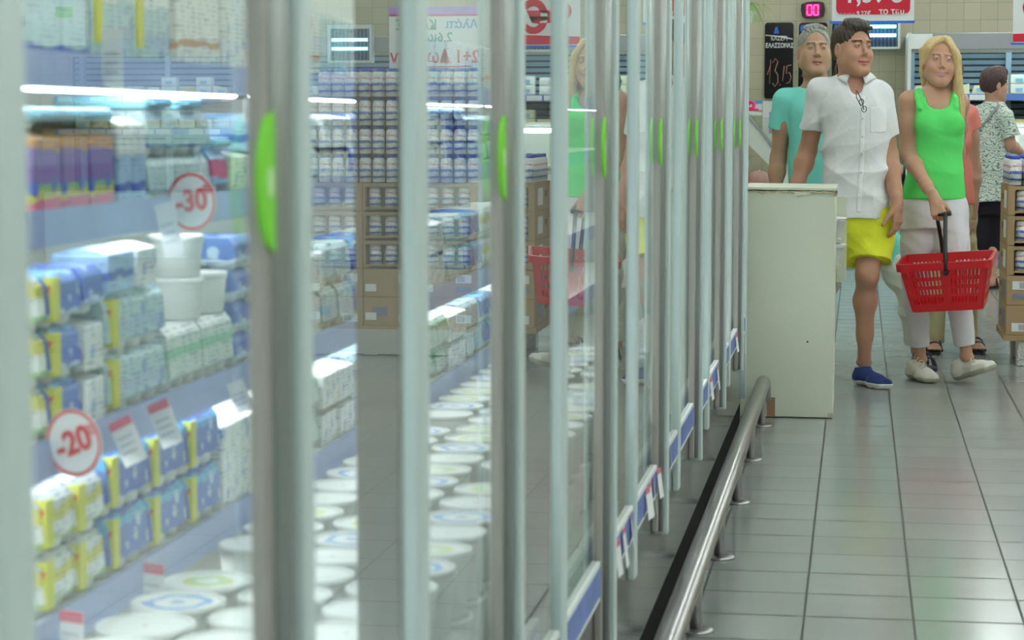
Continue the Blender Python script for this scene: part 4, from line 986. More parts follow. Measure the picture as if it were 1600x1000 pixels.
def V3(*a): return np.array(a, float)
def lerp(a, b, t): return np.array(a)*(1-t)+np.array(b)*t
def norm(v): v = np.array(v, float); return v/np.linalg.norm(v)
class Head:
    """head frame: c centre between the ears, R columns = (image right, away, up) of the head"""
    def __init__(s, c, turn=0, pitch=0, roll=0, sc=1.0):
        s.c = np.array(c, float); s.sc = sc
        # turn>0: face turns to image right; default faces the camera (-Y)
        M = Matrix.Rotation(turn, 3, 'Z') @ Matrix.Rotation(pitch, 3, 'X') @ Matrix.Rotation(roll, 3, 'Y')
        s.R = np.array(M)
    def w(s, x, y, z): return s.c+s.R @ (np.array((x, y, z))*s.sc)
    def loc(s, P): return (P-s.c) @ s.R/s.sc
    def build(s, f, fem=False, smile=0, jaw=1.0, age=0):
        fk = .75 if fem else 1.0
        w = s.w; q = s.sc; E = lambda c, r, k=.02, mode='add', M=None: f.ell(w(*c), [a*q for a in r], k*q, mode, s.R if M is None else M)
        C = lambda a, b, ra, rb, k=.02, mode='add': f.cone(w(*a), w(*b), ra*q, rb*q, k*q, mode)
        E((0, .020, .045), (.076, .096, .082), .01)
        E((0, -.015, -.020), (.064*jaw, .075, .086), .03)
        E((0, -.042, -.062), (.046*jaw, .048, .050), .03)
        C((-.018*jaw, -.076, -.104), (.018*jaw, -.076, -.104), .016, .016, .028)
        for sd in (-1, 1):
            C((sd*.056*jaw, .0, -.060), (sd*.020, -.066, -.100), .016, .014, .03)
            E((sd*.040, -.058, -.026), (.026, .024, .026), .028); E((sd*.036, -.046, -.058), (.026, .028, .030), .03)
            E((sd*.078, .008, -.008), (.010, .020, .032), .008); E((sd*.086, .004, -.004), (.006, .010, .018), .006, 'sub')
            E((sd*.031, -.1005 if not fem else -.1015, .013), (.020, .0165, .0115), .014, 'sub')
            E((sd*.031, -.0765, .012), (.0150, .014, .0130), .005)
            C((sd*.014, -.087 if not fem else -.083, .034), (sd*.046, -.077 if not fem else -.073, .034), .008*fk, .006*fk, .012)
            E((sd*.0110, -.096, -.030), (.0080*fk, .009, .0070*fk), .008)
            if smile: E((sd*(.038), -.076, -.036), (.014, .012, .012), .020)
        C((0, -.087, .020), (0, -.106, -.020), .0062*fk, .0092*fk, .014); E((0, -.107, -.0255), (.0100*fk, .0095*fk, .0085*fk), .008)
        for sd in (-1, 1): E((sd*.006, -.105, -.0345), (.0030, .004, .0025), .003, 'sub')
        # lips
        ml = .024 if not smile else .030; cz = .006*smile
        for a, b in ((-1, 0), (0, 1)):
            C((ml*a, -.080+(.0 if a else -.011), -.0595+(cz if a else 0)), (ml*b, -.080+(.0 if b else -.011), -.0595+(cz if b else 0)), .0038 if a else .0062, .0038 if b else .0062, .008)
            C((ml*a*.9, -.079+(.0 if a else -.010), -.0700+(cz if a else 0)), (ml*b*.9, -.079+(.0 if b else -.010), -.0700+(cz if b else 0)), .0038 if a else .0066, .0038 if b else .0066, .008)
        for a, b in ((-1, 0), (0, 1)): C((ml*a, -.086+(.0 if a else -.013), -.0650+(cz if a else -.0008)), (ml*b, -.086+(.0 if b else -.013), -.0650+(cz if b else -.0008)), .0022, .0022, .003, 'sub')
    def matfn(s, cen, smile=0, teeth=False, lid_h=.0036, lash=False):
        L = s.loc(cen); x, y, z = L[:, 0], L[:, 1], L[:, 2]; m = np.zeros(len(L), int); fr = y < -.060
        ax = np.abs(x); ml = .024 if not smile else .030; cv = .006*smile*(ax/.030)**1.5
        lip = fr & (ax < ml) & (z > -.0775+cv+.006*(ax/ml)**2) & (z < -.0535+cv-.006*(ax/ml)**2) & (y < -.078); m[lip] = 1
        mouth = fr & (ax < ml*.95) & (np.abs(z+.0648-cv*1.0) < (.0013 if not teeth else .0048*(1-(ax/ml)**2)+.001)) & (y < -.078); m[mouth] = 3 if teeth else 2
        for sd in (-1, 1):
            ex = x-sd*.031; eye = fr & ((ex/.0130)**2+((z-.0118)/lid_h)**2 < 1); m[eye] = 3
            iris = eye & (((ex-.003)/.0068)**2+((z-.0122)/.0060)**2 < 1); m[iris] = 4
            lid = fr & ((ex/.0145)**2+((z-.0120)/(lid_h+.0010))**2 < 1) & ~eye & (z > .0125); m[lid] = 4 if lash else 5
            brow = fr & (np.abs(ex-sd*.001) < .018) & (np.abs(z-.0335+.10*np.maximum(0, np.abs(ex)-.004)*(1 if 1 else 0)) < .0034); m[brow] = 5
        return m

def hand(f, wr, d, palm_n, side, curl=.5, sc=1.0, spread=.0, thumb_out=.5, grip=False):
    """wr wrist, d direction of the hand, palm_n direction the palm faces, side: +1 thumb on the +cross side"""
    d = norm(d); n = norm(np.array(palm_n)-d*np.dot(palm_n, d)); t = np.cross(d, n)*side
    q = sc; W = np.array(wr, float)
    k = .006
    # palm as a row of short bones
    for i in range(4):
        o = (i-1.5)*-.0185*q
        f.cone(W+d*.012*q+t*o*.55, W+d*.082*q+t*o, .0155*q, .0120*q, .012)
    f.cone(W-d*.03*q, W+d*.02*q, .024*q, .023*q, .015)
    Ls = [.074, .082, .076, .060]
    for i in range(4):
        o = (1.5-i)*.0185*q; p = W+d*.086*q+t*o; ang = curl*(.55+.12*i); dd = d+t*spread*(1.5-i)*.12; dd = norm(dd)
        L = Ls[i]*q; r = [.0092, .0095, .0090, .0078][i]*q; r0 = r
        for j, fr in enumerate((.45, .31, .24)):
            ca, sa = math.cos(ang), math.sin(ang); v = norm(dd*ca+n*sa); p2 = p+v*L*fr
            f.cone(p, p2, r, r*.9, .0025 if j else .006); p = p2; r *= .9; ang += curl*(.95 if j == 0 else .7)
    # thumb from the side of the palm near its base
    p = W+d*.022*q+t*.024*q; v = norm(d*.72+t*(.62*thumb_out+.2)+n*.35)
    for j, (L, ra, rb) in enumerate(((.040, .0150, .0115), (.032, .0108, .0098), (.026, .0098, .0080))):
        p2 = p+v*L*q; f.cone(p, p2, ra*q, rb*q, .008 if j == 0 else .003); p = p2; v = norm(v+d*.30+n*.25*curl*2)
def limb(f, pts, rs, k=.03):
    for (a, b, ra, rb) in zip(pts, pts[1:], rs, rs[1:]): f.cone(a, b, ra, rb, k)
def leg(f, hip, knee, ank, s=1.0, fwd=(0, -1, 0), k=.03, calf=1.0):
    hip, knee, ank = map(lambda v: np.array(v, float), (hip, knee, ank)); fw = np.array(fwd, float)
    f.cone(hip, lerp(hip, knee, .55), .082*s, .066*s, k); f.cone(lerp(hip, knee, .5), knee, .068*s, .050*s, k)
    f.ell(knee+fw*.018*s, (.040*s, .036*s, .046*s), .03)
    m1 = lerp(knee, ank, .30)-fw*.020*s; f.cone(knee-fw*.004, m1, .046*s, .052*s*calf, k); f.cone(m1, lerp(knee, ank, .68)-fw*.006, .052*s*calf, .036*s, k); f.cone(lerp(knee, ank, .66), ank, .036*s, .030*s, k)
    for sd in (-1, 1): f.ell(ank+np.cross(fw, (0, 0, 1))*sd*.026*s, (.012*s,)*3, .014)
def arm(f, sh, el, wr, s=1.0, k=.025):
    f.cone(sh, lerp(sh, el, .45), .050*s, .047*s, k); f.cone(lerp(sh, el, .4), el, .047*s, .038*s, k)
    m = lerp(el, wr, .28); f.cone(el, m, .038*s, .041*s, k); f.cone(m, lerp(el, wr, .75), .041*s, .029*s, k); f.cone(lerp(el, wr, .7), wr, .029*s, .025*s, k)
def foot(f, heel, toe, s=1.0, up=(0, 0, 1), grow=0, k=.015):
    """barefoot or shoe upper volume from heel to toe points on the sole"""
    heel, toe = np.array(heel, float), np.array(toe, float); d = norm(toe-heel); u = norm(np.array(up)-d*np.dot(up, d)); sd = np.cross(d, u); L = np.linalg.norm(toe-heel)
    g = grow; c = lambda t, h, l=0: heel+d*L*t+u*h+sd*l
    f.cone(c(.12, .030+g), c(.25, .055), .030+g, .030+g, k); f.cone(c(.12, .028+g), c(.70, .026+g), .028+g, .026+g, k)
    f.cone(c(.25, .060), c(.62, .034), .028+g, .024+g, k); f.cone(c(.60, .022+g, -.014), c(.90, .018+g, -.012), .026+g, .019+g, k); f.cone(c(.60, .020+g, .018), c(.84, .016+g, .018), .023+g, .018+g, k)
    f.cut_sole = None
SKIN_T = {}
def skin_set(nm, base, lip, brow, iris=(.05, .06, .08)):
    return [mat(nm+'_skin', base, .48, spec=.35, sss=.12, var=.07, vscale=14, bump=.05, bscale=180), mat(nm+'_lips', lip, .4), mat(nm+'_mouth_line', (lip[0]*.35, lip[1]*.25, lip[2]*.25), .6), mat('eye_white', (.40, .34, .32), .5), mat(nm+'_iris', iris, .4), mat(nm+'_brow', brow, .8)]
# ------------------------------------------------------------------ people
def A(px, py, Y): return np.array(at(px, py, Y))
def cloth(name, col, rough=.8, bump=.25, **k): return mat(name, col, rough, bump=bump, bscale=k.pop('bscale', 35), spec=.25, **k)
def surf_y(f, x, z, side=-1):
    i = int(np.argmin(np.abs(f.ax[0]-x))); k = int(np.argmin(np.abs(f.ax[2]-z))); col_ = f.d[i, :, k]; ins = np.nonzero(col_ < 0)[0]
    return float(f.ax[1][ins[0] if side < 0 else ins[-1]]) if len(ins) else None
def strip(f, fn, grow=.003):
    g = Field.__new__(Field); g.ax = f.ax; X, Y, Z = f.ax[0][:, None, None], f.ax[1][None, :, None], f.ax[2][None, None, :]
    g.d = np.maximum(np.maximum(f.d-grow, -(f.d+.004)), fn(X, Y, Z)).astype(np.float32); return g
def person(label, f, mats, origin, matfn=None):
    o = to_obj('person', f.mesh(), mats, None, origin, matfn, 1); o.location = origin
    return tag(o, label, 'person')
def garment(name, f, m, p, origin, matfn=None, smooth=1): return to_obj(name, f.mesh(), m, p, origin, matfn, smooth)
def rebase(bm, origin): bmesh.ops.translate(bm, verts=bm.verts, vec=-Vector(origin)); return bm
def sleeve(f, a, b, ra, rb, k=.03, over=.03):
    a, b = np.array(a), np.array(b); d = norm(b-a); L = np.linalg.norm(b-a)
    f.cone(a, b+d*over, ra, rb+(rb-ra)*over/L, k, clip=[(b, d)])
def shoe(kind, p, origin, heel, toe, m_up, m_sole, up=(0, 0, 1), grow=.007, laces=None, width=1.0, open_top=False):
    heel, toe = np.array(heel, float), np.array(toe, float); d = norm(toe-heel); u = norm(np.array(up, float)-d*np.dot(up, d)); sd = np.cross(d, u); L = np.linalg.norm(toe-heel)
    lo, hi = np.minimum(heel, toe)-.09, np.maximum(heel, toe)+.09; hi[2] += .08
    f = Field(lo, hi, coarse=.0035); foot(f, heel, toe, grow=grow)
    ank = heel+d*L*.2+u*.075
    f.cone(heel+d*L*.17+u*.05, ank, .036+grow, .034+grow, .015)
    f.cone(ank+u*.0, ank+u*.1, .030, .028, .004, 'sub')
    f.cut(heel+u*.085, u-d*.25) if not open_top else f.cut(heel+u*.078, u-d*.18)
    g = Field(lo, hi, coarse=.0035); foot(g, heel, toe, grow=grow+.004)
    # upper above the sole, sole below
    f.cut(heel+u*.018, -u); g.cut(heel+u*.026, u); g.cut(heel, -u)
    o = garment(kind, f, m_up, p, origin); garment('sole', g, m_sole, o, origin)
    if laces:
        bm = bmesh.new()
        for i in range(5):
            c = heel+d*L*(.36+.085*i)+u*(.104-.0125*i+grow*.6)
            tube(bm, [tuple(c-sd*.020-u*.010), tuple(c-sd*.006+u*.002), tuple(c+sd*.008+d*.01+u*.002), tuple(c+sd*.022-u*.010+d*.01)], .0028, 6)
        for s in (-1, 1): c = heel+d*L*.34+u*.112; tube(bm, [tuple(c), tuple(c+sd*s*.02+u*.012), tuple(c+sd*s*.032-u*.004), tuple(c+sd*s*.012)], .0022, 6)
        obj('laces', rebase(bm, origin), laces, o)
    return o
def sandal(p, origin, heel, toe, body, m, up=(0, 0, 1)):
    """bare foot goes into the body field, sandal is sole and straps"""
    heel, toe = np.array(heel, float), np.array(toe, float); d = norm(toe-heel); u = norm(np.array(up, float)-d*np.dot(up, d)); sd = np.cross(d, u); L = np.linalg.norm(toe-heel)
    bm = bmesh.new(); pts = []
    for i in range(28):
        a = 2*math.pi*i/28; x = .5+.52*math.cos(a); wd = .036+.012*math.cos(a); pts.append((x*L, wd*math.sin(a)))
    A_ = [bm.verts.new(heel+d*x+sd*y) for x, y in pts]; B_ = [bm.verts.new(heel+d*x+sd*y+u*.016) for x, y in pts]
    fs = [bm.faces.new(A_), bm.faces.new(B_)]+[bm.faces.new((A_[i], A_[(i+1) % 28], B_[(i+1) % 28], B_[i])) for i in range(28)]; bmesh.ops.recalc_face_normals(bm, faces=fs)
    s = obj('sandal', rebase(bm, origin), m, p); bm = bmesh.new()
    for t_, h in ((.66, .050), (.50, .070), (.22, .085)):
        c = heel+d*L*t_; tube(bm, [tuple(c+sd*.046*q+u*(.014+h*(1-q*q)**.5)) for q in (-1, -.7, -.35, 0, .35, .7, 1)], .0065, 6)
    obj('straps', rebase(bm, origin), m, s)
def bare_foot(f, heel, toe):
    heel, toe = np.array(heel, float)+(0, 0, .016), np.array(toe, float)+(0, 0, .016); foot(f, heel, heel+(toe-heel)*.86)
    d = norm(toe-heel); sd = np.cross(d, (0, 0, 1)); L = np.linalg.norm(toe-heel)
    for i in range(5): c = heel+d*L*(.80-.015*abs(i-1)*abs(i-1)*.6)+sd*(-.030+.0155*i)+V3(0, 0, .016); f.cone(c-d*.02, c+d*.03, .0095, .0085-.0006*i, .004)

def hair_mat(name, col, stretch=(1, 1, .08)):
    m = mat(name, col, .42, spec=.45, var=.45, vscale=230, bump=.35, bscale=330); nt = m.node_tree
    mp = nt.nodes.new('ShaderNodeMapping'); mp.inputs['Scale'].default_value = stretch
    tc = [n for n in nt.nodes if n.type == 'TEX_COORD'][0]
    for n in [n for n in nt.nodes if n.type == 'TEX_NOISE']: nt.links.new(mp.outputs[0], n.inputs['Vector'])
    nt.links.new(tc.outputs['Object'], mp.inputs[0])
    return m
def short_hair(h, name, m, p, origin, face=(0, -.092, -.020), fr=(.074, .072, .092), grow=.010, top=0, low=-.055, fringe=None, seed=1, tufts=0, tel=36, sweep=.3):
    c = h.c; f = Field(c-.17, c+.17, coarse=.0032); q = h.sc
    f.ell(h.w(0, .020, .046), [(a+grow)*q for a in (.076, .096, .082)], .005, M=h.R)
    f.ell(h.w(0, .035, .0), [(a+grow*.7)*q for a in (.070, .078, .075)], .02, M=h.R)
    if top: f.ell(h.w(0, -.02, .105), [.056*q, .068*q, (.030+top)*q], .02, M=h.R)
    if fringe:
        for a, b, r0, r1 in fringe: f.cone(h.w(*a), h.w(*b), r0, r1, .008)
    f.ell(h.w(*face), [a*q for a in fr], .008, 'sub', h.R)
    for sd in (-1, 1): f.ell(h.w(sd*.084, .0, -.012), [.018*q, .026*q, .036*q], .004, 'sub', h.R)
    # swept tufts that break up the hairline
    def SP(a, e, rr_=1.0): return h.w(.079*math.cos(e)*math.sin(a)*rr_, .02-.099*math.cos(e)*math.cos(a)*rr_, .046+.086*math.sin(e)*rr_)
    r2 = random.Random(seed+7)
    for i in range(tufts):
        a = -1.15+2.3*i/max(1, tufts-1)+r2.uniform(-.05, .05); e1 = math.radians(r2.uniform(tel-6, tel+8)+10*(abs(a) < .5)*(tel > 30)-12*abs(a))
        f.cone(SP(a-sweep*.6, 1.15, 1.06), SP(a, (e1+1.15)/2, 1.10), .011, .010, .006); f.cone(SP(a, (e1+1.15)/2, 1.10), SP(a+sweep, e1, 1.06), .010, .004, .005)
    # nape
    f.cut(h.w(0, .05, low), -(h.R @ V3(0, -.35, 1)))
    # fine locks
    r = random.Random(seed); X, Y, Z = f.ax[0][:, None, None], f.ax[1][None, :, None], f.ax[2][None, None, :]
    f.d = f.d+(.0010*np.sin(330*X+120*Z+3*np.sin(50*Y))+.0009*np.sin(310*Y-150*X+2*np.sin(70*Z))).astype(np.float32)
    return garment(name, f, m, p, origin, smooth=1)

# ---- dark haired man, white shirt and yellow shorts
Y1 = 10.55; org = tuple(A(1345, 600, 10.5)*V3(1, 1, 0))
sk = skin_set('tan', (.52, .27, .18), (.50, .15, .14), (.06, .04, .035))
h = Head(A(1332, 77, Y1-.02), turn=.62, pitch=-.02, roll=.03, sc=1.03)
lo = A(1225, 610, 10.2); hi = A(1420, 15, 11.2); lo = V3(lo[0]-.05, 10.15, -.01); hi = V3(hi[0]+.05, 11.35, hi[2]+.05)
hr_w = A(1402, 318, Y1-.10); 
f = Field(lo, hi, [(h.c, .14), (hr_w+V3(0, 0, -.10), (.075, .09, .11))], .0065, .0028)
f.loft([(A(0, 330, Y1)[2], A(1341, 0, Y1)[0], Y1, .14, .10), (A(0, 250, Y1)[2], A(1335, 0, Y1)[0], Y1, .125, .09), (A(0, 180, Y1)[2], A(1335, 0, Y1)[0], Y1, .135, .095), (A(0, 140, Y1)[2], A(1334, 0, Y1)[0], Y1+.01, .125, .085), (A(0, 126, Y1)[2], A(1334, 0, Y1)[0], Y1+.01, .06, .06)], .02, caps=(0, .02))
f.cone(A(1334, 140, Y1+.02), h.w(0, .022, -.045), .063, .058, .03)
shL, shR = A(1282, 142, Y1+.02), A(1376, 146, Y1); elL, wrL = A(1262, 236, Y1+.10), A(1240, 305, Y1+.02); elR = A(1389, 245, Y1+.03)
f.cone(A(1325, 133, Y1+.01), shL, .05, .045, .03); f.cone(A(1343, 133, Y1+.01), shR, .05, .045, .03)
arm(f, shL, elL, wrL, 1.08); arm(f, shR, elR, hr_w, 1.08)
hand(f, hr_w, (.03, -.10, -1), (-.8, .45, 0), -1, curl=.42, sc=1.02)
hand(f, wrL, (-.1, -.35, -1), (.9, .2, 0), 1, curl=.5)
hipL, hipR = A(1320, 345, Y1+.04), A(1362, 345, Y1)
knR, anR = A(1355, 430, Y1-.10), A(1350, 566, Y1+.02); knL, anL = A(1291, 425, Y1+.12), A(1274, 548, Y1+.46)
leg(f, hipR, knR, anR, 1.02, (.25, -.97, 0)); leg(f, hipL, knL, anL, 1.02)
foot(f, V3(anR[0]-.02, Y1+.06, 0), V3(anR[0]+.09, Y1-.15, 0), grow=-.002); h.build(f, smile=.6, jaw=1.12)
man = person('dark haired man in a white short-sleeved shirt and yellow shorts walking', f, sk, org, lambda c: h.matfn(c, .6, lid_h=.0026))
short_hair(h, 'hair', hair_mat('dark_brown_hair', (.050, .035, .028)), man, org, tufts=22, tel=40, grow=.006, top=.003, face=(0, -.094, -.010), fr=(.074, .074, .096), fringe=[((-.035, -.070, .100), (.045, -.076, .096), .013, .010), ((-.045, -.02, .118), (.04, -.05, .116), .016, .016)])
WS = cloth('white_shirt', (.80, .80, .82), bump=.2)
f = Field(V3(lo[0], 10.2, .75), V3(hi[0], 11.0, 1.75), coarse=.0048)
zf = lambda py: float(A(0, py, Y1)[2]); xf = lambda px: float(A(px, 300, Y1)[0])
f.loft([(zf(332), xf(1341), Y1, .170, .135), (zf(290), xf(1338), Y1, .162, .128), (zf(250), xf(1335), Y1, .160, .124), (zf(205), xf(1335), Y1, .168, .128), (zf(165), xf(1335), Y1, .168, .122), (zf(145), xf(1334), Y1+.005, .150, .105), (zf(130), xf(1334), Y1+.01, .085, .078), (zf(122), xf(1334), Y1+.01, .062, .066)], .02, caps=(0, .01))
f.cone(A(1322, 134, Y1+.012), shL, .058, .062, .035); f.cone(A(1346, 134, Y1+.012), shR, .058, .060, .035)
sleeve(f, shL, A(1267, 205, Y1+.06), .064, .068); sleeve(f, shR, A(1387, 213, Y1+.02), .062, .060)
f.noise(.012, 30, 5, [(1, .3, .9), (-.8, .2, .8), (.5, .2, -1), (1, 0, .25), (-.4, .3, 1)])
nb = A(1337, 128, Y1-.05)
f.cone(A(1334, 110, Y1), A(1335, 130, Y1), .062, .055, .004, 'sub')
f.cone(nb+V3(0, .02, .01), A(1339, 150, Y1-.13), .046, .014, .006, 'sub')
# open front tails below the last button
f.cone(A(1346, 345, Y1-.16), A(1343, 305, Y1-.14), .035, .002, .004, 'sub')
shirt = garment('shirt', f, WS, man, org)
xp = xf(1342)
z0_, z1_ = zf(322), zf(152)
garment('placket', strip(f, lambda X, Y, Z: np.maximum(np.maximum(np.abs(X-xp-.012*np.sin((Z-.85)*4))-.0125, Y-Y1), np.maximum(Z-z1_, z0_-Z))), cloth('white_placket', (.86, .86, .87), bump=.05), shirt, org)
garment('pocket', strip(f, lambda X, Y, Z: np.maximum(np.maximum(np.abs(X-xf(1370))-.040, Y-Y1), np.maximum(Z-zf(168), zf(206)-Z)), .0028), MATS['white_placket'], shirt, org)
for i in range(6):
    z = zf(160+i*26); y = surf_y(f, xp, z)
    if y is None: continue
    bm = bmesh.new(); lathe(bm, [(.0055, 0), (.0055, .003)], 12); bmesh.ops.rotate(bm, verts=bm.verts, matrix=Matrix.Rotation(math.pi/2, 3, 'X')); bmesh.ops.translate(bm, verts=bm.verts, vec=(xp+.012*math.sin((z-.85)*4), y-.003, z)); obj('button', rebase(bm, org), mat('shirt_button', (.62, .62, .62), .3), shirt)
# collar: a folded band open at the front with two points
bm = bmesh.new(); rows = []
for k in range(41):
    th = math.radians(24+(360-48)*k/40); sfr = math.degrees(min(th, 2*math.pi-th)); e_ = math.exp(-(sfr-24)/20)
    zt_ = zf(119.5)+.014*(sfr/180); r_ = []
    for q in (0, .35, .7, 1):
        rad = .0655+.006*q+(.024+.012*e_)*q**1.2; r_.append(bm.verts.new((xf(1335)+rad*1.0*math.sin(th), Y1+.008-(rad+.004)*math.cos(th), zt_+.004*math.sin(q*3.1)-(.026+.026*e_)*q)))
    rows.append(r_)
for a, b in zip(rows, rows[1:]):
    for q in range(3): bm.faces.new((a[q], a[q+1], b[q+1], b[q])).smooth = True
bmesh.ops.recalc_face_normals(bm, faces=bm.faces); bmesh.ops.solidify(bm, geom=bm.faces[:], thickness=.003)
obj('collar', rebase(bm, org), WS, shirt)
YS = cloth('yellow_shorts', (.78, .80, .045), bump=.15)
f = Field(V3(xf(1290), 10.2, .5), V3(xf(1415), 11.0, 1.0), coarse=.0048)
f.loft([(zf(372), xf(1343), Y1+.01, .150, .10), (zf(352), xf(1345), Y1+.01, .165, .125), (zf(322), xf(1343), Y1, .160, .118), (zf(300), xf(1341), Y1, .148, .108)], .02)
for hp, kn, hem, r0, r1 in ((A(1366, 345, Y1), knR, A(1361, 409, Y1-.07), .092, .104), (A(1320, 345, Y1+.03), knL, A(1317, 413, Y1+.05), .092, .098)): sleeve(f, hp, hem, r0, r1, .05)
f.ell(A(1338, 390, Y1-.01), (.045, .05, .04), .03)
f.noise(.0075, 36, 9, [(1, .2, .9), (.7, .1, 1), (1, 0, -.6), (.5, 0, 1)])
shorts = garment('shorts', f, YS, man, org)
NAVYM = cloth('navy_canvas', (.035, .055, .20), bump=.15); WSOLE = mat('white_sole', (.74, .75, .76), .5)
shoe('slip_on_shoe', man, org, V3(anR[0]-.035, Y1+.055, .002), V3(anR[0]+.115, Y1-.165, .002), NAVYM, WSOLE, grow=.006, open_top=True)
shoe('slip_on_shoe', man, org, anL+V3(0, .07, -.075), anL+V3(0, -.16, -.13), NAVYM, WSOLE, up=(0, .25, 1), grow=.006, open_top=True)
# eyeglasses hanging on the shirt front
g0 = A(1339, 142, Y1-.155); g1 = A(1350, 172, Y1-.165)
t = thing('eyeglasses', 'dark folded eyeglasses hanging on the front of the white shirt', 'eyeglasses', tuple(g0))
GLM = mat('eyeglass_frame', (.02, .02, .025), .25); v = Vector(g1-g0); bm = bmesh.new(); tube(bm, [(0, 0, 0), tuple(v*.5+Vector((.006, 0, 0))), tuple(v)], .0022, 6); obj('temple', bm, GLM, t)
bm = bmesh.new(); tube(bm, [(-.004, .004, .004), tuple(v*.35+Vector((-.014, 0, 0))), tuple(v*.8+Vector((-.006, 0, 0)))], .002, 6); obj('temple', bm, GLM, t)
for q in (.58, .95):
    c = v*q; bm = bmesh.new(); tube(bm, [tuple(c+Vector((.011*math.cos(a)+.002, -.004, .014*math.sin(a)))) for a in [2*math.pi*i/16 for i in range(17)]], .0018, 6); obj('lens_rim', bm, GLM, t)

# ---- shopping basket
YB_ = 10.46
bc = A(1479, 402, YB_); t = thing('shopping_basket', 'red plastic shopping basket with a black handle carried by the blonde woman', 'shopping basket', tuple(bc))
t.rotation_euler = (.11, -.075, -.16)
REDP = mat('red_plastic', (.60, .004, .012), .32, spec=.5, coat=.2); BLKP = mat('black_plastic', (.018, .018, .02), .35)
def rr3(w, d, z, r=.035, n=5): return [Vector((x, y, z)) for x, y in rrect(w, d, r, n)]
W0, D0, W1, D1, HB = .425, .28, .335, .215, .235
# rim
bm = bmesh.new(); P = [rr3(W0, D0, 0), rr3(W0+.022, D0+.022, 0), rr3(W0+.020, D0+.020, -.036), rr3(W0-.004, D0-.004, -.036)]; R_ = [[bm.verts.new(v) for v in p] for p in P]; n = len(R_[0])
for a, b in zip(R_, R_[1:]+R_[:1]):
    for i in range(n): bm.faces.new((a[i], a[(i+1) % n], b[(i+1) % n], b[i]))
bmesh.ops.recalc_face_normals(bm, faces=bm.faces); obj('rim', bm, REDP, t)
# slotted walls and bottom
bm = bmesh.new()
def wq(u, v, side):
    w_ = W0-.006+(W1-W0)*v; d_ = D0-.006+(D1-D0)*v; z = -HB*v
    if side == 0: return Vector(((u-.5)*w_, -d_/2, z))
    if side == 1: return Vector(((u-.5)*w_, d_/2, z))
    if side == 2: return Vector((-w_/2, (u-.5)*d_, z))
    return Vector((w_/2, (u-.5)*d_, z))
for side in range(4):
    nu = 22 if side < 2 else 14; rows = [.0, .155, .30, .335, .52, .555, .66, .72, .86, 1.0]
    solid_rows = {0, 2, 4, 6, 8}
    nrm = [Vector((0, 1, 0)), Vector((0, -1, 0)), Vector((1, 0, 0)), Vector((-1, 0, 0))][side]*.003
    us = []
    for i in range(nu): us += [(i/nu, (i+.45)/nu, True), ((i+.45)/nu, (i+1)/nu, False)]
    for ri, (v0, v1) in enumerate(zip(rows, rows[1:])):
        for (u0, u1, sol) in us:
            mid = abs((u0+u1)/2-.5) < .05 and side < 2; edge = u0 < .05 or u1 > .95
            if not (ri in solid_rows or sol or mid or edge): continue
            q = [wq(u0, v0, side), wq(u1, v0, side), wq(u1, v1, side), wq(u0, v1, side)]
            a = [bm.verts.new(x) for x in q]; b = [bm.verts.new(x+nrm) for x in q]
            bm.faces.new(a); bm.faces.new(b[::-1])
            for i in range(4): bm.faces.new((a[i], a[(i+1) % 4], b[(i+1) % 4], b[i]))
bmesh.ops.recalc_face_normals(bm, faces=bm.faces); obj('slotted_wall', bm, REDP, t)
bm = bmesh.new(); P = [rr3(W1-.008, D1-.008, -HB-.004, .02), rr3(W1-.006, D1-.006, -HB+.004, .02)]
A_ = [bm.verts.new(v) for v in P[0]]; B_ = [bm.verts.new(v) for v in P[1]]; bm.faces.new(A_); bm.faces.new(B_)
for i in range(len(A_)): bm.faces.new((A_[i], A_[(i+1) % len(A_)], B_[(i+1) % len(A_)], B_[i]))
bmesh.ops.recalc_face_normals(bm, faces=bm.faces); obj('bottom', bm, REDP, t)
# handle: two black bows from the long sides meeting in the hand
hz = .205
for sd, xo in ((-1, .012), (1, -.035)):
    bm = bmesh.new(); pts = [(xo, sd*(D0/2+.006), -.055), (xo, sd*(D0/2+.004), 0), (xo, sd*(D0/2-.02), .07), (xo+(.0), sd*.045, hz-.03), (xo, sd*.02, hz-.006), (xo-.005, sd*.006, hz)]
    tube(bm, pts, [.010, .011, .010, .010, .010, .010], 8); hb = obj('handle', bm, BLKP, t)
    bm = bmesh.new(); tube(bm, [(xo, sd*(D0/2+.012), -.05), (xo, sd*(D0/2+.018), -.05)], .013, 10); obj('pivot', bm, BLKP, hb)
bm = bmesh.new(); tube(bm, [(.035, 0, hz+.002), (-.055, 0, hz+.004)], .0115, 10); obj('handle_grip', bm, BLKP, t)
hgrip = np.array(t.matrix_basis @ Vector((-.010, 0, hz+.003)))
from mathutils import Euler
hgrip = np.array(Matrix.Translation(bc) @ Euler(t.rotation_euler).to_matrix().to_4x4() @ Vector((-.012, 0, hz+.003)))[:3]

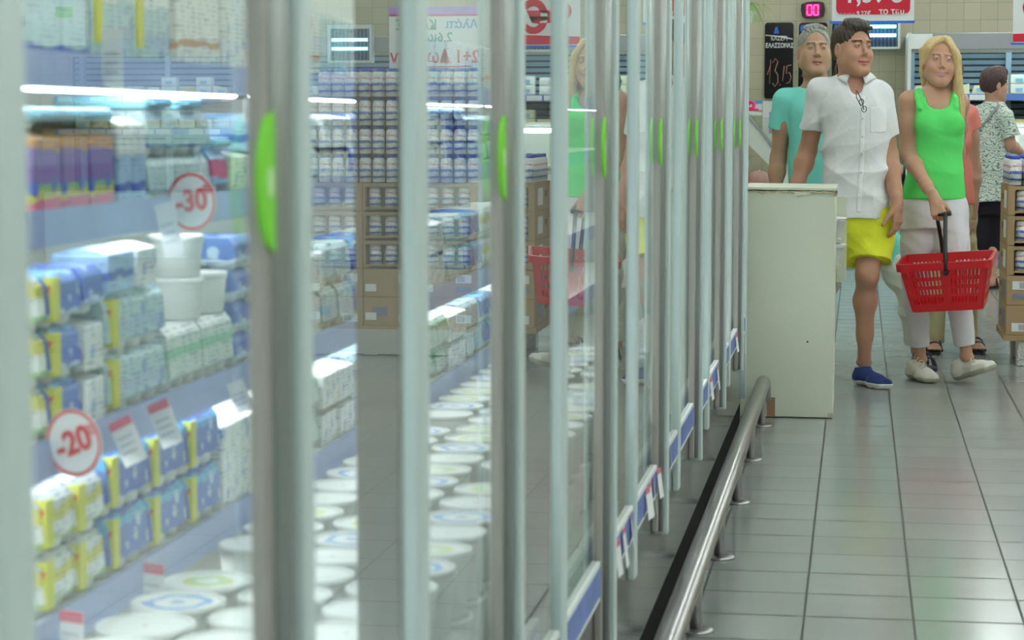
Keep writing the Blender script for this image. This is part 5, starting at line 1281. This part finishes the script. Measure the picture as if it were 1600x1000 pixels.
# ---- blonde woman
Y2 = 10.82; org = tuple(A(1465, 590, Y2)*V3(1, 1, 0)); zf = lambda py: float(A(0, py, Y2)[2]); xf = lambda px: float(A(px, 300, Y2)[0])
sk = skin_set('fair', (.56, .31, .21), (.58, .20, .20), (.36, .22, .13), (.10, .12, .14))
h = Head(A(1467, 98, Y2), turn=.16, pitch=-.05, roll=.07, sc=.965)
shL, shR = A(1421, 158, Y2+.01), A(1499, 162, Y2+.02); elL = A(1418, 240, Y2-.02)
wrL = hgrip+V3(-.030, .020, .072)
f = Field(V3(xf(1385), 10.3, -.01), V3(xf(1535), 11.35, 1.72), [(h.c, .13), (hgrip+V3(0, 0, .02), (.07, .07, .075))], .0065, .0028)
f.loft([(zf(310), xf(1459), Y2, .13, .09), (zf(250), xf(1462), Y2, .112, .085), (zf(195), xf(1465), Y2, .112, .09), (zf(165), xf(1463), Y2, .108, .082), (zf(150), xf(1462), Y2+.01, .085, .065), (zf(143), xf(1462), Y2+.01, .045, .045)], .02, caps=(0, .015))
f.cone(A(1462, 150, Y2+.02), h.w(0, .022, -.045), .050, .050, .03)
f.cone(A(1450, 147, Y2+.01), shL, .035, .043, .03); f.cone(A(1475, 148, Y2+.01), shR, .035, .043, .03)
for px in (1421, 1497): f.ell(A(px, 160, Y2+.01), (.048, .048, .05), .02)
arm(f, shL, elL, wrL, .92); arm(f, shR, A(1497, 240, Y2+.16), A(1478, 300, Y2+.17), .85)
# hand closed round the basket grip
d = norm(hgrip-wrL+V3(0, -.004, .0)); hand(f, wrL, (.25, -.25, -.95), (.05, 1, -.15), 1, curl=1.15, sc=.90)
hand(f, A(1478, 300, Y2+.17), (-.6, -.1, -.5), (0, -1, 0), 1, curl=.6, sc=.88)
hipL, hipR = A(1436, 325, Y2), A(1484, 325, Y2); knL, anL = A(1430, 432, Y2-.03), A(1438, 562, Y2+.02); knR, anR = A(1493, 432, Y2-.10), A(1511, 558, Y2-.09)
leg(f, hipL, knL, anL, .92); leg(f, hipR, knR, anR, .92)
rh, rt = V3(anR[0]-.035, Y2-.04, .002), V3(anR[0]+.105, Y2-.17, .075)
h.build(f, True, smile=1, jaw=1.03)
wom = person('smiling long-haired blonde woman in a bright green tank top and white trousers', f, sk, org, lambda c: h.matfn(c, 1, True, lid_h=.0034, lash=True))
# necklace-free chest; tank top
GT = cloth('green_tank_top', (.13, .78, .18), bump=.12)
f = Field(V3(xf(1395), 10.5, .85), V3(xf(1520), 11.1, 1.45), coarse=.0045)
f.loft([(zf(303), xf(1459), Y2, .152, .112), (zf(285), xf(1459), Y2, .150, .112), (zf(262), xf(1461), Y2, .138, .106), (zf(235), xf(1464), Y2, .122, .100), (zf(205), xf(1466), Y2, .122, .108), (zf(185), xf(1466), Y2, .122, .112), (zf(165), xf(1464), Y2, .120, .098), (zf(150), xf(1463), Y2+.005, .112, .080), (zf(140), xf(1463), Y2+.01, .095, .06)], .02, caps=(0, .005))
for sd in (-1, 1): f.ell(V3(xf(1466)+sd*.060, Y2-.070, zf(192)), (.056, .050, .055), .04)
f.noise(.0045, 30, 12, [(.2, .1, 1), (.4, 0, 1), (-.2, 0, 1), (.8, 0, .6)])
f.loft([(zf(155), xf(1463), Y2-.02, .066, .13), (zf(130), xf(1463), Y2-.01, .080, .12), (zf(110), xf(1463), Y2-.01, .082, .12)], .02, mode='sub', p=2.0)
f.ell(V3(xf(1463), Y2-.10, zf(157)), (.062, .09, .052), .01, 'sub')
for px in (1413, 1510): f.ell(A(px, 170, Y2), (.050, .11, .090), .008, 'sub')
for a in (1434, 1493):
    sp_ = [A(a+2, 168, Y2-.085), A(a, 154, Y2-.062), A(a-1, 146, Y2-.028), A(a-1, 144, Y2+.015), A(a, 152, Y2+.062), A(a+1, 170, Y2+.085)]
    for p_, q_ in zip(sp_, sp_[1:]): f.cone(p_, q_, .0125, .0125, .014)
top = garment('tank_top', f, GT, wom, org)
WT_ = cloth('white_trousers', (.72, .69, .74), bump=.15)
f = Field(V3(xf(1395), 10.4, .15), V3(xf(1530), 11.2, 1.0), coarse=.0052)
f.loft([(zf(345), xf(1460), Y2, .160, .118), (zf(322), xf(1460), Y2, .158, .112), (zf(298), xf(1460), Y2, .135, .098)], .03)
def trouser(f, hip, kn, hem, r, k=.03): f.cone(hip, lerp(hip, kn, .6), r[0], r[1], k); f.cone(lerp(hip, kn, .55), kn, r[1], r[2], k); f.cone(kn, lerp(kn, hem, .35), r[2], r[2]*1.02, k); sleeve(f, lerp(kn, hem, .3), hem, r[2]*1.02, r[3], k)
trouser(f, hipL, knL, A(1437, 542, Y2+.01), (.092, .078, .064, .050)); trouser(f, hipR, knR, A(1508, 540, Y2-.09), (.092, .078, .064, .052))
f.noise(.0045, 44, 21, [(.2, .1, 1), (.5, 0, 1), (-.5, 0, 1)])
garment('trousers', f, WT_, wom, org)
WSH = mat('white_canvas', (.74, .73, .66), .6, bump=.1); LAC = mat('cream_laces', (.70, .66, .52), .7)
shoe('sneaker', wom, org, V3(anL[0]-.045, Y2+.085, .002), V3(anL[0]+.060, Y2-.145, .002), WSH, mat('cream_sole', (.48, .46, .38), .55), laces=LAC)
shoe('sneaker', wom, org, rh+V3(-.01, .01, 0), rt+V3(.018, -.018, .004), WSH, MATS['cream_sole'], laces=LAC, up=(-.3, .1, 1))
# long hair
HB_ = hair_mat('blonde_hair', (.66, .47, .22)); c = h.c; rr = random.Random(5)
f = Field(V3(c[0]-.14, c[1]-.15, c[2]-.44), V3(c[0]+.20, c[1]+.16, c[2]+.17), coarse=.0034)
f.ell(h.w(0, .022, .046), [a*.965 for a in (.088, .106, .092)], .005, M=h.R)
f.ell(h.w(-.006, -.092, .008), (.066, .074, .104), .010, 'sub', h.R); f.ell(h.w(-.03, -.09, -.09), (.075, .07, .075), .01, 'sub', h.R)
for i in range(12):   # curtain on the image-left side, behind the ear
    a = -.35+.12*i; s0 = h.w(-.068-.010*math.cos(a), .02+.055*i/11, .06); f.cone(s0, h.w(-.076+.002*i, .022+.045*i/11, -.045), .011, .011, .012); f.cone(h.w(-.076+.002*i, .022+.045*i/11, -.045), h.w(-.055+.002*i, .055+.02*i/11, -.13), .011, .006, .012)
for i in range(22):   # heavy fall over her left shoulder (image right)
    u = i/21; y = -.060+.125*u; top_ = h.w(.030+.03*u, -.035+.08*u, .118-.02*u); m1 = h.w(.080+.004*math.sin(i), y, .03); m2 = h.w(.092+.010*math.sin(i*1.7), y-.004, -.09); m3 = A(1500+rr.uniform(-9, 5), 165, c[1]-.055+.08*u); m4 = A(1502+rr.uniform(-6, 4), 203+rr.uniform(-12, 8), c[1]-.06+.06*u)
    for p_, q_, r0, r1 in ((top_, m1, .014, .014), (m1, m2, .014, .0135), (m2, m3, .0135, .012), (m3, m4, .012, .004)): f.cone(p_, q_, r0, r1, .007)
f.cone(h.w(.012, -.060, .118), h.w(.066, -.060, .050), .011, .012, .02); f.cone(h.w(.066, -.060, .050), h.w(.080, -.050, -.04), .012, .014, .02)
f.cone(h.w(.004, -.060, .118), h.w(-.060, -.045, .062), .009, .008, .02); f.cone(h.w(-.060, -.045, .062), h.w(-.078, -.002, -.01), .008, .009, .02)
X, Y, Z = f.ax[0][:, None, None], f.ax[1][None, :, None], f.ax[2][None, None, :]
f.d = f.d+(.0011*np.sin(300*X+18*Z+1.5*np.sin(14*Z))*np.sin(260*Y+20*Z)).astype(np.float32)
garment('long_hair', f, HB_, wom, org)

# ---- grey haired man in a turquoise shirt
Y3 = 11.45; org = tuple(A(1330, 560, Y3)*V3(1, 1, 0)); zf = lambda py: float(A(0, py, Y3)[2]); xf = lambda px: float(A(px, 300, Y3)[0])
sk = skin_set('ruddy', (.50, .30, .20), (.44, .17, .14), (.20, .16, .13))
h = Head(A(1272, 82, Y3), turn=.20, pitch=-.12, roll=.03, sc=1.03)
shL, shR = A(1227, 158, Y3+.02), A(1330, 155, Y3+.02); elL, wrL = A(1216, 248, Y3+.03), A(1209, 318, Y3-.05)
f = Field(V3(xf(1190), 10.75, -.01), V3(xf(1440), 12.0, 1.80), [(h.c, .14)], .0065, .0030)
f.loft([(zf(395), xf(1345), Y3, .17, .12), (zf(290), xf(1295), Y3, .15, .11), (zf(200), xf(1284), Y3, .155, .11), (zf(152), xf(1280), Y3+.01, .12, .08), (zf(136), xf(1278), Y3+.01, .07, .065)], .02, caps=(0, .02))
f.cone(A(1278, 150, Y3+.02), h.w(0, .022, -.045), .064, .060, .03)
f.cone(A(1268, 146, Y3+.01), shL, .05, .048, .03); f.cone(A(1290, 146, Y3+.01), shR, .05, .048, .03)
arm(f, shL, elL, wrL, 1.05); hand(f, wrL, (0, -.2, -1), (.9, .2, 0), 1, curl=.5)
elR, wrR = A(1345, 255, Y3+.10), A(1355, 325, Y3+.05); arm(f, shR, elR, wrR, 1.0); hand(f, wrR, (0, -.2, -1), (-.9, .2, 0), -1, curl=.5)
hL, hR = A(1304, 390, Y3), A(1384, 388, Y3); kL, aL = A(1282, 470, Y3+.06), A(1274, 546, Y3+.15); kR, aR = A(1422, 462, Y3-.10), A(1432, 548, Y3-.06)
leg(f, hL, kL, aL, .86); leg(f, hR, kR, aR, .86, (.3, -.9, 0))
fh, ft = V3(aR[0]+.0, Y3-.02, 0), V3(aR[0]+.085, Y3-.24, 0); bare_foot(f, fh, ft); fh2, ft2 = V3(aL[0], Y3+.2, 0), V3(aL[0]+.02, Y3-.04, 0); bare_foot(f, fh2, ft2)
h.build(f, smile=0, jaw=1.15)
old = person('grey haired man in a turquoise t-shirt behind the pale display stand', f, sk, org, lambda c: h.matfn(c, 0, lid_h=.0022))
short_hair(h, 'hair', hair_mat('grey_hair', (.30, .30, .27)), old, org, face=(0, -.098, -.010), fr=(.077, .084, .118), grow=.005, seed=3, tufts=20, tel=50, sweep=.45)
TQ = cloth('turquoise_shirt', (.22, .74, .66), bump=.12)
f = Field(V3(xf(1190), 11.0, .5), V3(xf(1425), 11.95, 1.55), coarse=.005)
f.loft([(zf(398), xf(1347), Y3, .240, .150), (zf(360), xf(1340), Y3, .236, .145), (zf(320), xf(1310), Y3, .215, .138), (zf(290), xf(1293), Y3, .205, .135), (zf(240), xf(1286), Y3, .185, .128), (zf(205), xf(1284), Y3, .172, .125), (zf(170), xf(1281), Y3, .172, .115), (zf(155), xf(1279), Y3+.005, .150, .098), (zf(143), xf(1278), Y3+.01, .085, .078), (zf(136), xf(1278), Y3+.01, .068, .066)], .02, caps=(0, .01))
f.cone(A(1268, 148, Y3+.01), shL, .056, .062, .035); f.cone(A(1290, 148, Y3+.01), shR, .056, .062, .035)
sleeve(f, shL, A(1217, 203, Y3+.03), .062, .060); sleeve(f, shR, A(1340, 203, Y3+.06), .062, .060)
f.noise(.0035, 26, 31, [(1, .2, .5), (.5, 0, -1), (.3, 0, 1)])
f.cone(A(1277, 120, Y3-.01), A(1277, 141, Y3-.01), .070, .060, .004, 'sub')
garment('t_shirt', f, TQ, old, org)
f = Field(V3(xf(1280), 11.0, .03), V3(xf(1440), 12.0, .85), coarse=.0058)
f.loft([(zf(405), xf(1345), Y3, .185, .125), (zf(380), xf(1340), Y3, .180, .120)], .03)
for hp, kn, hem in ((hL, kL, A(1275, 538, Y3+.14)), (hR, kR, A(1430, 538, Y3-.06))): trouser(f, hp, kn, hem, (.088, .078, .062, .055))
f.noise(.008, 60, 33, [(.1, .1, 1), (.3, 0, 1), (-.3, 0, 1)])
garment('trousers', f, cloth('cream_trousers', (.72, .74, .66), bump=.3), old, org)
SND = mat('navy_sandal', (.035, .045, .085), .5)
sandal(old, org, fh, ft, None, SND); sandal(old, org, fh2, ft2, None, SND)

# ---- coral shirt person behind the blonde woman
Y4 = 12.15; org = tuple(A(1485, 545, Y4)*V3(1, 1, 0)); zf = lambda py: float(A(0, py, Y4)[2]); xf = lambda px: float(A(px, 300, Y4)[0])
sk = skin_set('warm', (.50, .29, .20), (.5, .2, .18), (.12, .08, .05))
h = Head(A(1481, 122, Y4+.02), turn=0, sc=.95)
shL, shR = A(1448, 180, Y4), A(1512, 180, Y4); elR, wrR = A(1522, 262, Y4+.02), A(1519, 335, Y4-.04)
f = Field(V3(xf(1420), 11.6, -.01), V3(xf(1545), 12.5, 1.66), [(h.c, .13), (wrR+V3(0, 0, -.1), (.06, .08, .11))], .007, .0036)
f.loft([(zf(315), xf(1485), Y4, .13, .09), (zf(200), xf(1480), Y4, .12, .09), (zf(172), xf(1480), Y4, .09, .07), (zf(162), xf(1480), Y4, .05, .05)], .02, caps=(0, .02))
f.cone(A(1480, 172, Y4+.01), h.w(0, .022, -.045), .050, .050, .03); f.cone(A(1472, 170, Y4), shL, .04, .042, .03); f.cone(A(1490, 170, Y4), shR, .04, .042, .03)
arm(f, shR, elR, wrR, .95); arm(f, shL, A(1440, 262, Y4+.05), A(1443, 335, Y4-.02), .92)
hand(f, wrR, (0, -.15, -1), (-.9, .3, 0), -1, curl=.45, sc=.95); hand(f, A(1443, 335, Y4-.02), (0, -.15, -1), (.9, .3, 0), 1, curl=.45, sc=.9)
hL, hR = A(1463, 325, Y4), A(1502, 325, Y4); kL, aL = A(1459, 435, Y4-.02), A(1457, 533, Y4); kR, aR = A(1503, 435, Y4-.05), A(1513, 530, Y4+.05)
leg(f, hL, kL, aL, .92); leg(f, hR, kR, aR, .92)
fa, ta = V3(aL[0], Y4+.07, 0), V3(aL[0]+.01, Y4-.17, 0); fb, tb_ = V3(aR[0]+.02, Y4+.12, 0), V3(aR[0]+.06, Y4-.11, 0); bare_foot(f, fa, ta); bare_foot(f, fb, tb_)
h.build(f, True)
cor = person('person in a coral t-shirt and khaki trousers, mostly hidden behind the blonde woman', f, sk, org, lambda c: h.matfn(c, 0))
short_hair(h, 'hair', hair_mat('brown_hair', (.10, .06, .035)), cor, org, grow=.012)
f = Field(V3(xf(1420), 11.8, .8), V3(xf(1545), 12.5, 1.5), coarse=.005)
f.loft([(zf(310), xf(1487), Y4, .140, .110), (zf(270), xf(1484), Y4, .130, .102), (zf(235), xf(1482), Y4, .118, .10), (zf(205), xf(1481), Y4, .128, .112), (zf(182), xf(1481), Y4, .124, .10), (zf(170), xf(1480), Y4, .09, .08), (zf(163), xf(1480), Y4, .06, .06)], .02, caps=(0, .01))
f.ell(V3(xf(1500), Y4-.07, zf(222)), (.055, .05, .055), .04); f.ell(V3(xf(1468), Y4-.07, zf(222)), (.055, .05, .055), .04)
f.cone(A(1472, 173, Y4), shL, .048, .056, .035); f.cone(A(1492, 173, Y4), shR, .048, .056, .035); sleeve(f, shR, A(1519, 202, Y4+.01), .056, .054); sleeve(f, shL, A(1443, 202, Y4+.01), .056, .054)
f.noise(.003, 30, 41)
garment('t_shirt', f, cloth('coral_shirt', (.82, .25, .20), bump=.12), cor, org)
f = Field(V3(xf(1425), 11.75, .05), V3(xf(1545), 12.5, 1.0), coarse=.0058)
f.loft([(zf(335), xf(1483), Y4, .142, .112), (zf(300), xf(1485), Y4, .128, .10)], .03)
for hp, kn, hem in ((hL, kL, A(1457, 538, Y4)), (hR, kR, A(1512, 532, Y4+.05))): trouser(f, hp, kn, hem, (.088, .080, .070, .064))
f.noise(.005, 40, 43)
garment('trousers', f, cloth('khaki_trousers', (.56, .50, .30), bump=.2), cor, org)
sandal(cor, org, fa, ta, None, mat('black_sandal', (.03, .03, .04), .5)); sandal(cor, org, fb, tb_, None, MATS['black_sandal'])

# ---- woman with a patterned blouse, seen from behind
Y5 = 16.95; org = tuple(A(1545, 445, Y5)*V3(1, 1, 0)); zf = lambda py: float(A(0, py, Y5)[2]); xf = lambda px: float(A(px, 300, Y5)[0])
sk = skin_set('rosy', (.54, .30, .22), (.5, .2, .18), (.10, .07, .05))
h = Head(A(1555, 133, Y5), turn=1.95, pitch=.12, sc=.98)
shL, shR = A(1530, 178, Y5), A(1570, 182, Y5-.10)
f = Field(V3(xf(1505), 16.3, -.01), V3(xf(1610), 17.5, 1.76), [(h.c, .14)], .008, .0045)
f.loft([(zf(310), xf(1545), Y5, .15, .11), (zf(200), xf(1548), Y5, .14, .10), (zf(172), xf(1550), Y5, .11, .08), (zf(162), xf(1551), Y5, .06, .06)], .02, caps=(0, .02))
f.cone(A(1551, 172, Y5), h.w(0, .022, -.045), .054, .052, .03); f.cone(A(1545, 170, Y5), shL, .045, .045, .03); f.cone(A(1556, 170, Y5), shR, .045, .045, .03)
arm(f, shR, A(1580, 228, Y5-.10), A(1596, 238, Y5+.12), 1.0); hand(f, A(1596, 238, Y5+.12), (.6, .8, 0), (0, 0, -1), 1, curl=.5); arm(f, shL, A(1526, 228, Y5+.14), A(1545, 245, Y5+.34), .95); hand(f, A(1545, 245, Y5+.34), (.5, .8, 0), (0, 0, -1), 1, curl=.5)
hL, hR = A(1535, 318, Y5), A(1556, 318, Y5-.02); kL, aL = A(1530, 374, Y5-.05), A(1527, 430, Y5-.05); kR, aR = A(1552, 376, Y5), A(1551, 428, Y5-.08)
leg(f, hL, kL, aL, .95, (.5, .8, 0)); leg(f, hR, kR, aR, .95, (.5, .8, 0))
fa, ta = V3(aL[0]-.03, Y5-.09, 0), V3(aL[0]+.12, Y5+.10, 0); fb, tb_ = V3(aR[0]-.03, Y5-.12, 0), V3(aR[0]+.12, Y5+.07, 0); bare_foot(f, fa, ta); bare_foot(f, fb, tb_)
h.build(f, True)
bw = person('short haired woman in a patterned blouse and black leggings seen from behind', f, sk, org, lambda c: h.matfn(c, 0))
short_hair(h, 'hair', hair_mat('dark_auburn_hair', (.075, .035, .035)), bw, org, grow=.014, top=.018, low=-.07)
def print_cloth():
    m = bpy.data.materials.new('leaf_print_blouse'); m.use_nodes = True; nt = m.node_tree; N = nt.nodes; L = nt.links; b = N['Principled BSDF']
    tc = N.new('ShaderNodeTexCoord'); wv = N.new('ShaderNodeTexWave'); wv.wave_type = 'RINGS'; wv.inputs['Scale'].default_value = 12; wv.inputs['Distortion'].default_value = 14; wv.inputs['Detail'].default_value = 3; wv.inputs['Detail Scale'].default_value = 2.2
    L.new(tc.outputs['Object'], wv.inputs[0]); cr = N.new('ShaderNodeValToRGB'); cr.color_ramp.elements[0].position = .10; cr.color_ramp.elements[0].color = (.16, .24, .23, 1); cr.color_ramp.elements[1].position = .34; cr.color_ramp.elements[1].color = (.66, .72, .64, 1)
    L.new(wv.outputs['Fac'], cr.inputs[0]); L.new(cr.outputs[0], b.inputs['Base Color']); b.inputs['Roughness'].default_value = .8; return m
PRT = print_cloth()
f = Field(V3(xf(1505), 16.55, .55), V3(xf(1600), 17.45, 1.5), coarse=.006)
f.loft([(zf(306), xf(1546), Y5, .165, .14), (zf(260), xf(1546), Y5, .158, .132), (zf(210), xf(1547), Y5, .158, .125), (zf(182), xf(1549), Y5, .15, .11), (zf(168), xf(1550), Y5, .10, .09), (zf(160), xf(1551), Y5, .07, .07)], .02, caps=(0, .01))
f.cone(A(1545, 172, Y5), shL, .055, .062, .035); f.cone(A(1556, 172, Y5), shR, .055, .062, .035); sleeve(f, shR, A(1580, 214, Y5-.10), .062, .078); sleeve(f, shL, A(1526, 212, Y5+.10), .062, .075)
f.noise(.006, 26, 51)
bl = garment('blouse', f, PRT, bw, org)
bm = bmesh.new(); pts = []
for i in range(12):
    u = i/11; p_ = A(1560-36*u, 164+44*u, Y5); y = surf_y(f, p_[0], p_[2])
    if y is not None: pts.append((p_[0], y-.006, p_[2]))
tube(bm, pts, .011, 6); obj('shoulder_strap', rebase(bm, org), cloth('grey_strap', (.33, .34, .34)), bw)
f = Field(V3(xf(1505), 16.4, .2), V3(xf(1600), 17.5, .85), coarse=.0065)
f.loft([(zf(325), xf(1545), Y5, .150, .12), (zf(295), xf(1546), Y5, .135, .105)], .03)
for hp, kn, hem in ((hL, kL, A(1530, 394, Y5-.05)), (hR, kR, A(1552, 394, Y5-.02))): f.cone(hp, kn, .088, .076, .03); sleeve(f, kn, hem, .076, .070)
garment('leggings', f, cloth('black_leggings', (.012, .010, .016), bump=.05), bw, org)
sandal(bw, org, fa, ta, None, MATS['black_sandal']); sandal(bw, org, fb, tb_, None, MATS['black_sandal'])
